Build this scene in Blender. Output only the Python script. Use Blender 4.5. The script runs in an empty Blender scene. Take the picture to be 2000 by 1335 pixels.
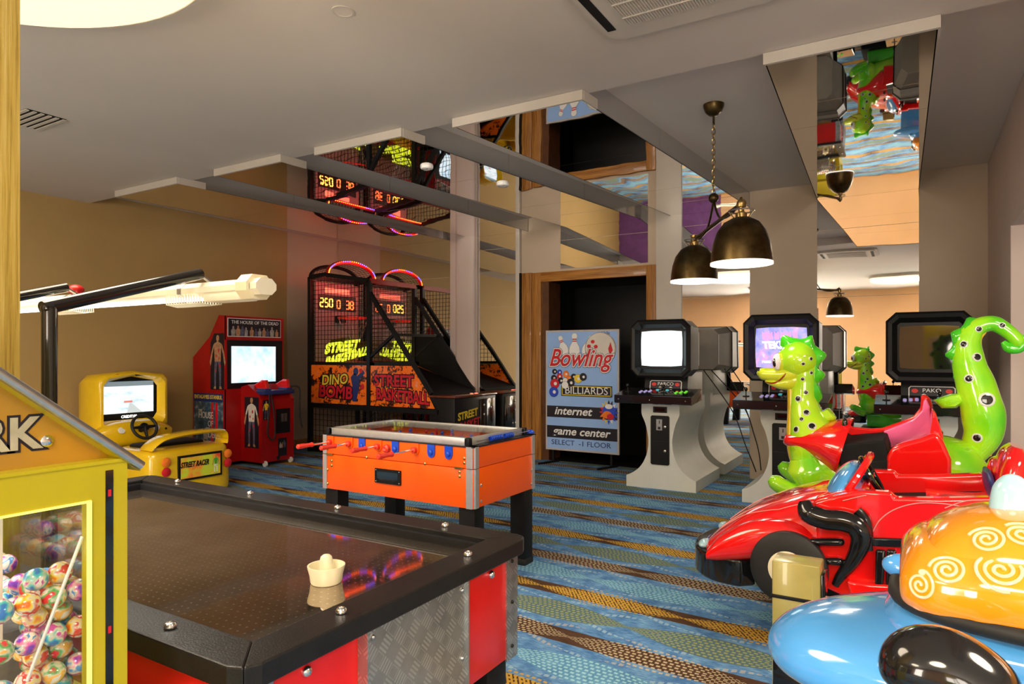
import bpy, bmesh, math, random
from math import sin, cos, pi, radians, sqrt
from mathutils import Vector, Matrix
from mathutils.bvhtree import BVHTree
random.seed(7)
SC = bpy.context.scene
COL = SC.collection
# ------------------------------------------------------------------ camera, exposure
YAW, FPX, HZ, CH = radians(31.0), 1300.0, 691.0, 1.35
SA, CA = sin(YAW), cos(YAW)
cam = bpy.data.cameras.new('camera'); camo = bpy.data.objects.new('camera', cam); COL.objects.link(camo)
camo.location = (0, 0, CH); camo.rotation_euler = (pi / 2, 0, YAW)
cam.sensor_width = 36; cam.lens = FPX / 2000 * 36; cam.shift_y = (HZ - 667.5) / 2000; cam.clip_start = .02
SC.camera = camo
SC.view_settings.view_transform = 'Standard'; SC.view_settings.look = 'None'
SC.view_settings.gamma = 1; SC.view_settings.use_curve_mapping = False
SC.view_settings.exposure = 0.08
W = bpy.data.worlds.new('world'); SC.world = W; W.use_nodes = True
W.node_tree.nodes['Background'].inputs[0].default_value = (.9, .8, .7, 1)
W.node_tree.nodes['Background'].inputs[1].default_value = .15
SC.cycles.use_denoising = True
SC.cycles.max_bounces = 9; SC.cycles.glossy_bounces = 6; SC.cycles.diffuse_bounces = 4
SC.cycles.transmission_bounces = 6; SC.cycles.transparent_max_bounces = 16
SC.cycles.sample_clamp_indirect = 10.0
SC.cycles.blur_glossy = 0.15

def light(name, kind, loc, power, col, size=.3, size_y=None, rot=(0, 0, 0), spread=None, parent=None):
    l = bpy.data.lights.new(name, kind); l.energy = power; l.color = col
    if kind == 'AREA':
        l.size = size
        if size_y: l.shape = 'RECTANGLE'; l.size_y = size_y
        else: l.shape = 'DISK'
        if spread: l.spread = spread
    else: l.shadow_soft_size = size
    o = bpy.data.objects.new(name, l); COL.objects.link(o); o.location = loc; o.rotation_euler = rot
    if parent: o.parent = parent; o.location = Vector(loc) - Vector(parent.location)
    return o
# ceiling lamps of the hall: the disc that shows at the top left, and four added unseen ones for more light
LAMPS = [(-2.95, .85, 1.0, 95), (-5.6, -.9, .6, 70), (-.2, -1.2, .6, 90), (1.9, 1.6, .6, 110), (-2.9, -2.4, .6, 60)]
for i, (x, y, r, p) in enumerate(LAMPS):
    light('ceiling_glow', 'AREA', (x, y, 2.90), p, (1, .83, .62), r * 1.9)

# added fill from behind the camera, set at two made-up windows
light('window_daylight', 'AREA', (-2.93, -4.12, 1.45), 150, (1, .90, .78), 1.4, 2.1, rot=(radians(90), 0, 0))
light('window_daylight', 'AREA', (2.0, -4.12, 1.45), 230, (1, .90, .78), 3.0, 2.1, rot=(radians(90), 0, 0))
# ------------------------------------------------------------------ pixels of the photograph -> metres
def ray(x, y):
    r = (x - 1000) / FPX; return (-SA + CA * r, CA + SA * r, (HZ - y) / FPX)
def at(x, y, Y):
    d = ray(x, y); t = Y / d[1]; return (d[0] * t, Y, CH + d[2] * t)

# ------------------------------------------------------------------ node helpers
class N:
    def __init__(s, nt, sock): s.nt, s.k = nt, sock
    def _m(s, op, o=None, o2=None):
        n = s.nt.nodes.new('ShaderNodeMath'); n.operation = op; s.nt.links.new(s.k, n.inputs[0])
        for i, q in ((1, o), (2, o2)):
            if q is None: continue
            if isinstance(q, N): s.nt.links.new(q.k, n.inputs[i])
            else: n.inputs[i].default_value = q
        return N(s.nt, n.outputs[0])
    def __add__(s, o): return s._m('ADD', o)
    def __sub__(s, o): return s._m('SUBTRACT', o)
    def __mul__(s, o): return s._m('MULTIPLY', o)
    def __truediv__(s, o): return s._m('DIVIDE', o)
    def lt(s, o): return s._m('LESS_THAN', o)
    def gt(s, o): return s._m('GREATER_THAN', o)
    def mod(s, o): return s._m('FLOORED_MODULO', o)
    def floor(s): return s._m('FLOOR')
    def frac(s): return s._m('FRACT')
    def sin(s): return s._m('SINE')
    def abs(s): return s._m('ABSOLUTE')
    def mx(s, o): return s._m('MAXIMUM', o)
    def mn(s, o): return s._m('MINIMUM', o)
def coords(nt, kind='Object'):
    tc = nt.nodes.new('ShaderNodeTexCoord'); sp = nt.nodes.new('ShaderNodeSeparateXYZ')
    nt.links.new(tc.outputs[kind], sp.inputs[0])
    return tc.outputs[kind], [N(nt, sp.outputs[i]) for i in range(3)]
def mixc(nt, fac, a, b):
    n = nt.nodes.new('ShaderNodeMix'); n.data_type = 'RGBA'
    if isinstance(fac, N): nt.links.new(fac.k, n.inputs[0])
    elif hasattr(fac, 'node'): nt.links.new(fac, n.inputs[0])
    else: n.inputs[0].default_value = fac
    for i, q in ((6, a), (7, b)):
        if hasattr(q, 'node'): nt.links.new(q, n.inputs[i])
        else: n.inputs[i].default_value = (*q, 1)
    return n.outputs[2]
def noise(nt, vec, scale, detail=3, rough=.5, stretch=None):
    if stretch:
        mp = nt.nodes.new('ShaderNodeMapping'); mp.inputs['Scale'].default_value = stretch
        nt.links.new(vec, mp.inputs[0]); vec = mp.outputs[0]
    n = nt.nodes.new('ShaderNodeTexNoise'); n.inputs['Scale'].default_value = scale
    n.inputs['Detail'].default_value = detail; n.inputs['Roughness'].default_value = rough
    nt.links.new(vec, n.inputs['Vector']); return N(nt, n.outputs['Fac'])
def ramp(nt, fac, stops):
    n = nt.nodes.new('ShaderNodeValToRGB'); nt.links.new(fac.k, n.inputs[0]); e = n.color_ramp.elements
    while len(e) < len(stops): e.new(.5)
    for q, (p, c) in zip(e, stops): q.position = p; q.color = (*c, 1)
    return n.outputs[0]
def bump(nt, b, h, strength=.2, dist=.01):
    n = nt.nodes.new('ShaderNodeBump'); n.inputs['Strength'].default_value = strength; n.inputs['Distance'].default_value = dist
    nt.links.new(h.k, n.inputs['Height']); nt.links.new(n.outputs[0], b.inputs['Normal'])
def mat(name, col=(.5, .5, .5), rough=.5, metal=0, emit=None, es=1, coat=0, trans=0, ior=1.45, alpha=1, spec=.5):
    m = bpy.data.materials.new(name); m.use_nodes = True; b = m.node_tree.nodes['Principled BSDF']
    b.inputs['Base Color'].default_value = (*col, 1); b.inputs['Roughness'].default_value = rough
    b.inputs['Metallic'].default_value = metal; b.inputs['Coat Weight'].default_value = coat; b.inputs['Coat Roughness'].default_value = .04
    b.inputs['Transmission Weight'].default_value = trans; b.inputs['IOR'].default_value = ior; b.inputs['Alpha'].default_value = alpha
    b.inputs['Specular IOR Level'].default_value = spec
    if emit: b.inputs['Emission Color'].default_value = (*emit, 1); b.inputs['Emission Strength'].default_value = es
    m.diffuse_color = (*col, 1)
    return m
def proc(m, fn):
    nt = m.node_tree; b = nt.nodes['Principled BSDF']; fn(nt, b, *coords(nt)); return m
def varied(name, col, amt=.12, scale=3, bumpy=0, bscale=60, **k):
    """a paint or plastic whose colour drifts a little and whose face has a fine grain"""
    m = mat(name, col, **k)
    def f(nt, b, v, xyz):
        n = noise(nt, v, scale, 4, .6)
        lo = tuple(c * (1 - amt) for c in col); hi = tuple(min(1, c * (1 + amt)) for c in col)
        nt.links.new(ramp(nt, n, [(.3, lo), (.7, hi)]), b.inputs['Base Color'])
        if bumpy: bump(nt, b, noise(nt, v, bscale, 3, .6), bumpy, .004)
    return proc(m, f)

M = {}
M['wall'] = varied('wall_paint', (.50, .41, .31), .04, 1.5, .15, 180, rough=.75)
M['wall_ochre'] = varied('ochre_wall_paint', (.42, .285, .11), .05, 1.2, .15, 180, rough=.7)  # yellow here also carries the warm lamp light on the left wall
M['wall_pink'] = varied('pale_wall_paint', (.55, .45, .41), .04, 1.5, .15, 180, rough=.6)
M['peach'] = varied('peach_wall_paint', (.75, .45, .24), .06, 1.0, rough=.7)
M['purple'] = varied('purple_curtain', (.16, .06, .22), .2, 4, rough=.8)
M['ceiling'] = varied('ceiling_paint', (.68, .63, .58), .03, 1.2, .1, 200, rough=.8)
M['white_trim'] = varied('white_trim_board', (.60, .56, .50), .04, 4, rough=.5)
M['black'] = varied('black_paint', (.008, .008, .009), .2, 8, rough=.42, spec=.3)
M['black_gloss'] = varied('black_gloss', (.008, .008, .009), .2, 5, rough=.12, coat=.5)
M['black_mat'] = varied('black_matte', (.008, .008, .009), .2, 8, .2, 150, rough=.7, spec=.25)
M['laminate'] = varied('black_rim_laminate', (.013, .012, .012), .25, 14, .2, 220, rough=.33, spec=.4)
M['chrome'] = mat('chrome', (.8, .8, .82), .14, 1)
M['steel'] = varied('brushed_steel', (.55, .55, .56), .1, 40, rough=.3, metal=1)
M['alu'] = varied('aluminium_edge', (.62, .62, .63), .06, 30, rough=.38, metal=.7)
M['brass'] = varied('aged_brass', (.50, .36, .14), .25, 20, rough=.3, metal=1)
M['bronze'] = varied('dark_bronze', (.11, .075, .03), .5, 9, .1, 60, rough=.34, metal=1)
M['shade_in'] = mat('white_enamel', (.9, .88, .82), .5, emit=(1, .95, .85), es=1.2)  # enamel glows by itself to show the bulb's light on it
M['bulb'] = mat('lit_bulb', (1, 1, 1), .5, emit=(1, .93, .8), es=14)
M['disc'] = mat('lit_diffuser', (.9, .8, .7), .6, emit=(1, .80, .54), es=1.05)
M['lit_off'] = mat('white_diffuser', (.9, .86, .8), .6, emit=(1, .85, .65), es=2.2)
M['cream'] = varied('cream_plastic', (.80, .74, .52), .05, 6, rough=.32, coat=.2)
M['lamp_cream'] = varied('cream_lamp_plastic', (.86, .82, .66), .04, 6, rough=.35)
M['tube_lit'] = mat('lit_tube', (1, 1, 1), .4, emit=(1, .97, .86), es=2.6)
M['orange'] = varied('orange_laminate', (1.0, .115, .003), .04, 3, rough=.33)
M['red'] = varied('red_laminate', (.72, .012, .010), .10, 4, rough=.3)
M['red_dark'] = varied('dark_red_paint', (.36, .004, .004), .12, 5, rough=.34)
M['red_gloss'] = varied('red_fibreglass', (.82, .008, .008), .06, 4, rough=.12, coat=.9)
M['red_plastic'] = varied('red_handle_plastic', (.85, .05, .03), .06, 10, rough=.3)
M['blue_plastic'] = varied('blue_plastic', (.01, .07, .60), .1, 10, rough=.3)
M['pink'] = varied('pink_fibreglass', (.95, .16, .42), .05, 5, rough=.16, coat=.8)
M['yellow'] = varied('yellow_fibreglass', (.80, .52, .008), .08, 4, rough=.25, coat=.5)
M['yellow_box'] = varied('yellow_steel', (.50, .42, .008), .06, 4, rough=.35, coat=.1)
M['white_cab'] = varied('pale_grey_cabinet', (.62, .64, .60), .04, 5, rough=.45)
M['grey_mon'] = varied('grey_monitor_case', (.42, .41, .38), .06, 6, rough=.5)
M['screen_off'] = mat('dark_glass', (.006, .006, .006), .05, coat=1)
M['screen_white'] = mat('white_screen', (.2, .2, .2), .2, emit=(.80, .97, 1.0), es=1.5)
M['led_red'] = mat('red_led', (.8, .1, .05), .3, emit=(1, .06, .02), es=5)
M['led_orange'] = mat('orange_led', (.8, .3, .05), .3, emit=(1, .16, .02), es=6)
M['led_blue'] = mat('blue_led', (.1, .1, .8), .3, emit=(.08, .08, 1), es=6)
M['digit_red'] = mat('red_digit', (.8, .1, .05), .3, emit=(1, .09, .02), es=5)
M['digit_amber'] = mat('amber_digit', (.8, .4, .05), .3, emit=(1, .40, .05), es=5)
M['glow_yellow'] = mat('glowing_yellow', (.6, .7, .05), .3, emit=(.72, .85, .03), es=1.6)
M['glow_red'] = mat('glowing_red_panel', (.8, .1, .05), .3, emit=(1, .14, .08), es=1.8)
M['blue_ride'] = varied('sky_blue_fibreglass', (.085, .37, .84), .06, 3, rough=.13, coat=.9)
M['blue_pale'] = varied('pale_blue_acrylic', (.35, .58, .68), .06, 5, rough=.12, coat=.8)
M['orange_ride'] = varied('amber_fibreglass', (.86, .30, .010), .07, 4, rough=.14, coat=.9)
M['swirl'] = varied('peach_swirl_paint', (.95, .62, .38), .04, 8, rough=.2, coat=.5)
M['gold_box'] = varied('brass_lacquer', (.36, .31, .09), .12, 6, rough=.3, metal=.1, coat=.35)
M['rubber'] = varied('black_rubber', (.014, .014, .014), .2, 30, rough=.6)
M['white'] = varied('white_print', (.85, .85, .85), .03, 8, rough=.5)
M['offwhite'] = varied('offwhite_print', (.7, .66, .6), .05, 8, rough=.5)
M['ink'] = varied('black_print', (.012, .010, .018), .1, 8, rough=.4)
M['p_red'] = varied('red_print', (.62, .012, .025), .05, 8, rough=.4)
M['p_yellow'] = varied('yellow_print', (.85, .62, .04), .1, 10, rough=.4)
M['p_green'] = varied('green_print', (.05, .5, .05), .1, 10, rough=.4)
M['p_blue'] = varied('blue_print', (.02, .07, .6), .1, 10, rough=.4)
M['p_navy'] = varied('navy_print', (.02, .035, .16), .1, 10, rough=.4)
M['p_orange'] = varied('orange_print', (.95, .22, .02), .1, 10, rough=.35)
M['p_skin'] = varied('tan_print', (.45, .24, .13), .35, 30, rough=.5)
M['p_jean'] = varied('blue_grey_print', (.10, .10, .17), .4, 30, rough=.5)
M['p_grey'] = varied('grey_print', (.35, .33, .32), .3, 20, rough=.5)
M['sage'] = varied('pale_green_pitch', (.42, .46, .36), .06, 3, rough=.5)
M['sign_blue'] = varied('light_blue_poster', (.30, .50, .90), .06, 2, rough=.5)
M['sign_rim'] = varied('poster_rim', (.50, .46, .44), .06, 8, rough=.4)
M['dark_wood'] = varied('reveal_wood', (.10, .035, .010), .3, 9, rough=.45)
M['green_btn'] = mat('green_button', (.15, .8, .05), .3, emit=(.2, .9, .05), es=.25)
M['lilac_btn'] = mat('lilac_button', (.45, .4, .8), .3, emit=(.4, .35, .9), es=.2)
M['cyan_btn'] = mat('cyan_button', (.1, .6, .7), .3, emit=(.1, .6, .8), es=.3)
M['red_plate'] = varied('red_badge', (.7, .03, .03), .05, 8, rough=.4)

def glass(name, tint=(1, 1, 1), refl=.12):
    """thin clear sheet: lets light through and mirrors a little, more so at a grazing angle"""
    m = bpy.data.materials.new(name); m.use_nodes = True; nt = m.node_tree; nt.nodes.clear()
    o = nt.nodes.new('ShaderNodeOutputMaterial'); mx = nt.nodes.new('ShaderNodeMixShader')
    t = nt.nodes.new('ShaderNodeBsdfTransparent'); t.inputs[0].default_value = (*tint, 1)
    g = nt.nodes.new('ShaderNodeBsdfGlossy'); g.inputs['Roughness'].default_value = .03
    fr = nt.nodes.new('ShaderNodeLayerWeight'); fr.inputs[0].default_value = refl
    nt.links.new((N(nt, fr.outputs['Fresnel']) * .45).k, mx.inputs[0]); nt.links.new(t.outputs[0], mx.inputs[1]); nt.links.new(g.outputs[0], mx.inputs[2])
    nt.links.new(mx.outputs[0], o.inputs[0]); m.diffuse_color = (.8, .9, .9, .3); return m
M['glass'] = glass('window_glass', (.96, .98, .97), .07)
M['acrylic'] = glass('clear_acrylic', (.97, .98, .98), .25)

def f_mirror(nt, b, v, xyz):
    bump(nt, b, noise(nt, v, 1.6, 1.5, .4, (1, 1, .55)), .22, .012)
M['mirror'] = proc(mat('mirror_film', (.86, .85, .83), .015, 1), f_mirror)
def f_mirror2(nt, b, v, xyz):
    bump(nt, b, noise(nt, v, 3.2, 1, .4, (1, .4, 1)), .16, .010)
M['mirror_soffit'] = proc(mat('mirror_panel', (.84, .83, .82), .015, 1), f_mirror2)
def f_mirror3(nt, b, v, xyz):
    bump(nt, b, noise(nt, v, 2.2, 1, .4, (1, .5, 1)), .2, .01)
M['mirror_side'] = proc(mat('satin_mirror_side', (.70, .70, .70), .13, .9), f_mirror3)

def f_wood(nt, b, v, xyz):
    n = noise(nt, v, 6, 4, .6, (9, 9, .45))
    nt.links.new(ramp(nt, n, [(.3, (.20, .075, .012)), (.5, (.36, .15, .028)), (.7, (.50, .23, .05))]), b.inputs['Base Color'])
    bump(nt, b, n, .15, .003)
M['wood'] = proc(mat('oak_frame', (.4, .2, .05), .38, coat=.15), f_wood)
def f_woodh(nt, b, v, xyz):
    n = noise(nt, v, 6, 4, .6, (.45, 9, 9))
    nt.links.new(ramp(nt, n, [(.3, (.20, .075, .012)), (.5, (.36, .15, .028)), (.7, (.50, .23, .05))]), b.inputs['Base Color'])
M['wood_h'] = proc(mat('oak_header', (.4, .2, .05), .38, coat=.15), f_woodh)
def f_column(nt, b, v, xyz):
    n = noise(nt, v, 5, 5, .7, (22, 22, .5))
    nt.links.new(ramp(nt, n, [(.28, (.30, .19, .03)), (.48, (.62, .44, .09)), (.72, (.80, .63, .22))]), b.inputs['Base Color'])
    bump(nt, b, n, .3, .004)
M['column'] = proc(mat('yellow_grained_veneer', (.7, .5, .1), .4, coat=.1), f_column)

def f_carpet(nt, b, v, xyz):
    x, y, z = xyz
    wob = (x * 1.6 + y * .7).sin() * .035
    P = .27
    q = (y + wob + x * .015) / P; row = q.floor(); fr = q.frac() - .5
    ph = (row * 2.399)
    s = ((x * (pi / .86)) + ph).sin().abs()
    s2 = ((x * (pi / .86)) + ph + 1.1).sin().abs()
    h = s * .40 + .03
    inside = fr.abs().lt(h); d = fr.abs() / h
    h2 = s2 * .56 + .02; near2 = ((fr.abs() - h2).abs()).lt(.055)
    kind = row.mod(4)
    fine = noise(nt, v, 260, 2, .6); soft = noise(nt, v, 9, 3, .6)
    brown = ramp(nt, fine * .5 + soft * .5, [(.3, (.050, .026, .016)), (.7, (.12, .066, .042))])
    streak = noise(nt, v, 22, 3, .7, (1, 9, 1))
    blue = ramp(nt, streak * .6 + soft * .4, [(.36, (.04, .12, .31)), (.5, (.10, .25, .52)), (.64, (.24, .46, .68))])
    lblue = ramp(nt, fine * .5 + soft * .5, [(.35, (.06, .20, .40)), (.65, (.17, .40, .62))])
    is0 = kind.lt(.5); is2 = (kind - 2).abs().lt(.5); is3 = kind.gt(2.5)
    bg = mixc(nt, is0.mx(is2) * fr.abs().lt(.27), blue, brown)
    lens = mixc(nt, is0.mx(is2), lblue, bg)
    lens = mixc(nt, is3, lens, (.10, .17, .20))
    # rows of stitched dashes that follow the lens outline
    ring = ((d * 4.2).frac() - .5).abs().lt(.27)
    dash = ((x * 34 + (d * 4.2).floor() * .5).frac() - .5).abs().lt(.30)
    hatch = ((x * 46 + fr * 9).frac() - .5).abs().lt(.27)
    stitch_col = mixc(nt, is0, mixc(nt, is2, mixc(nt, is3, (.34, .62, .70), (.33, .38, .15)), (.55, .46, .30)), (.62, .38, .06))
    st = ring * dash; st = st.mx(hatch * is0 * d.lt(.62))
    lens2 = mixc(nt, st * .9, lens, stitch_col)
    c = mixc(nt, inside, bg, lens2)
    d2 = ((fr.abs() - h2) * 38).frac().lt(.6) * near2 * ((x * 30).frac() - .5).abs().lt(.32)
    c = mixc(nt, d2 * (inside * -1 + 1) * .85, c, mixc(nt, is2, (.45, .62, .66), (.58, .50, .36)))
    nt.links.new(c, b.inputs['Base Color'])
    bump(nt, b, fine, .5, .004)
M['carpet'] = proc(mat('patterned_carpet', (.1, .2, .4), .95, spec=.1), f_carpet)

def f_hockey(nt, b, v, xyz):
    x, y, z = xyz
    g = 40.0
    dx = (x * g).frac() - .5; dy = (y * g).frac() - .5
    dot = (dx * dx + dy * dy).lt(.013)
    scr = noise(nt, v, 30, 3, .7, (1, 14, 1)).gt(.69); scr2 = noise(nt, v, 26, 3, .7, (12, 1.5, 1)).gt(.70)
    wear = noise(nt, v, 3, 4, .65)
    base = ramp(nt, wear, [(.35, (.38, .31, .24)), (.7, (.54, .46, .38))])
    c = mixc(nt, dot * .5, base, (.85, .83, .78))
    c = mixc(nt, scr.mx(scr2) * .45, c, (.8, .78, .72))
    nt.links.new(c, b.inputs['Base Color'])
    r = wear * .08 + .01 + dot * .1
    nt.links.new(r.k, b.inputs['Roughness'])
M['hockey'] = proc(mat('worn_metal_playfield', (.2, .18, .16), .14, .95), f_hockey)

def f_tread(nt, b, v, xyz):
    # bars in fives, alternately leaning left and right, as on tread plate
    x, y, z = xyz
    s = 19.0
    u = (y + x) * s; w = z * s
    cell = (u.floor() + w.floor()).mod(2)
    fu = u.frac() - .5; fw = w.frac() - .5
    a = (fu + fw) * .7071; c = (fu - fw) * .7071
    def lens(p, q):
        k = ((p * 5.2).frac() - .5).abs()
        return (k.lt(.26)) * (q.abs().lt(.30)) * (p.abs().lt(.46))
    h = lens(a, c) * cell + lens(c, a) * (cell * -1 + 1)
    n = noise(nt, v, 8, 4, .6)
    nt.links.new(mixc(nt, h * .55, ramp(nt, n, [(.3, (.34, .33, .32)), (.7, (.52, .51, .50))]), (.82, .81, .78)), b.inputs['Base Color'])
    bump(nt, b, h, 1.0, .004)
M['tread'] = proc(mat('tread_plate', (.5, .5, .5), .32, .85), f_tread)

def f_dragon(nt, b, v, xyz):
    ly = nt.nodes.new('ShaderNodeLayerWeight')
    n = noise(nt, v, 3.2, 2, .5)
    nt.links.new(ramp(nt, n, [(.36, (.10, .60, .010)), (.5, (.28, .74, .012)), (.66, (.48, .82, .02))]), b.inputs['Base Color'])
M['dragon'] = proc(mat('lime_fibreglass', (.3, .75, .02), .12, coat=.9), f_dragon)
M['dragon_yel'] = varied('yellow_belly_fibreglass', (.62, .74, .03), .1, 5, rough=.13, coat=.9)
M['dragon_gold'] = varied('gold_belly_fibreglass', (.72, .48, .01), .1, 5, rough=.13, coat=.9)
M['dragon_dark'] = varied('green_crest_fibreglass', (.06, .55, .015), .2, 5, rough=.13, coat=.9)

def f_scr_race(nt, b, v, xyz):
    x, y, z = xyz
    n = noise(nt, v, 5, 4, .6, (1, 1, 3))
    c = ramp(nt, n, [(.3, (.45, .62, .72)), (.5, (.85, .95, 1)), (.7, (1, 1, 1))])
    nt.links.new(c, b.inputs['Emission Color']); b.inputs['Emission Strength'].default_value = 1.15
M['screen_race'] = proc(mat('racing_screen', (.1, .1, .1), .2), f_scr_race)
def f_scr_blue(nt, b, v, xyz):
    n = noise(nt, v, 3, 4, .6)
    c = ramp(nt, n, [(.3, (.25, .55, .85)), (.5, (.7, .88, 1)), (.65, (1, 1, 1))])
    nt.links.new(c, b.inputs['Emission Color']); b.inputs['Emission Strength'].default_value = 1.2
M['screen_blue'] = proc(mat('pale_blue_screen', (.1, .1, .1), .2), f_scr_blue)
def f_scr_game(nt, b, v, xyz):
    x, y, z = xyz
    n = noise(nt, v, 9, 4, .7)
    c = ramp(nt, n, [(.35, (.16, .18, .75)), (.5, (.38, .38, .95)), (.62, (.75, .35, .85)), (.72, (.9, .85, 1))])
    nt.links.new(c, b.inputs['Emission Color']); b.inputs['Emission Strength'].default_value = 1.1
M['screen_game'] = proc(mat('violet_game_screen', (.1, .1, .1), .2), f_scr_game)

def f_street(nt, b, v, xyz):
    n = noise(nt, v, 7, 5, .75)
    c = ramp(nt, n, [(.40, (.02, .010, .008)), (.455, (.10, .02, .01)), (.47, (1.0, .17, .01)), (.62, (1.0, .22, .02)), (.68, (.9, .35, .3))])
    nt.links.new(c, b.inputs['Base Color'])
M['street'] = proc(mat('orange_graffiti_print', (.9, .2, .02), .3, emit=(1, .15, .01), es=0), f_street)
def f_sticker(nt, b, v, xyz):
    n = noise(nt, v, 6, 3, .6)
    nt.links.new(ramp(nt, n, [(.36, (.9, .10, .03)), (.5, (.95, .45, .04)), (.6, (.65, .80, .05))]), b.inputs['Base Color'])
M['sticker'] = proc(mat('orange_lime_sticker', (.9, .5, .05), .3), f_sticker)
def f_sky(nt, b, v, xyz):
    n = noise(nt, v, 9, 4, .7)
    nt.links.new(ramp(nt, n, [(.4, (.02, .05, .08)), (.55, (.08, .14, .20)), (.7, (.45, .50, .52))]), b.inputs['Base Color'])
M['storm'] = proc(mat('stormy_sky_print', (.1, .15, .2), .4), f_sky)
def capsule_mat(name, a, b_, c_):
    m = mat(name, a, .1, coat=1)
    def f(nt, b, v, xyz):
        n = noise(nt, v, 38, 2, .5); n2 = noise(nt, v, 55, 1, .5)
        c = ramp(nt, n, [(.38, a), (.46, b_), (.54, (.75, .70, .55)), (.58, c_)])
        c = mixc(nt, n2.gt(.66), c, (.85, .8, .75)); nt.links.new(c, b.inputs['Base Color'])
    return proc(m, f)
CAPS = [('orange and yellow', capsule_mat('capsule_orange', (.9, .18, .02), (.95, .65, .04), (.7, .06, .04))),
        ('red and green', capsule_mat('capsule_red', (.75, .03, .05), (.05, .45, .12), (.9, .5, .1))),
        ('violet and pink', capsule_mat('capsule_violet', (.22, .05, .55), (.8, .15, .45), (.1, .3, .7))),
        ('blue and turquoise', capsule_mat('capsule_blue', (.05, .22, .65), (.1, .6, .6), (.6, .1, .4)))]

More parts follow.
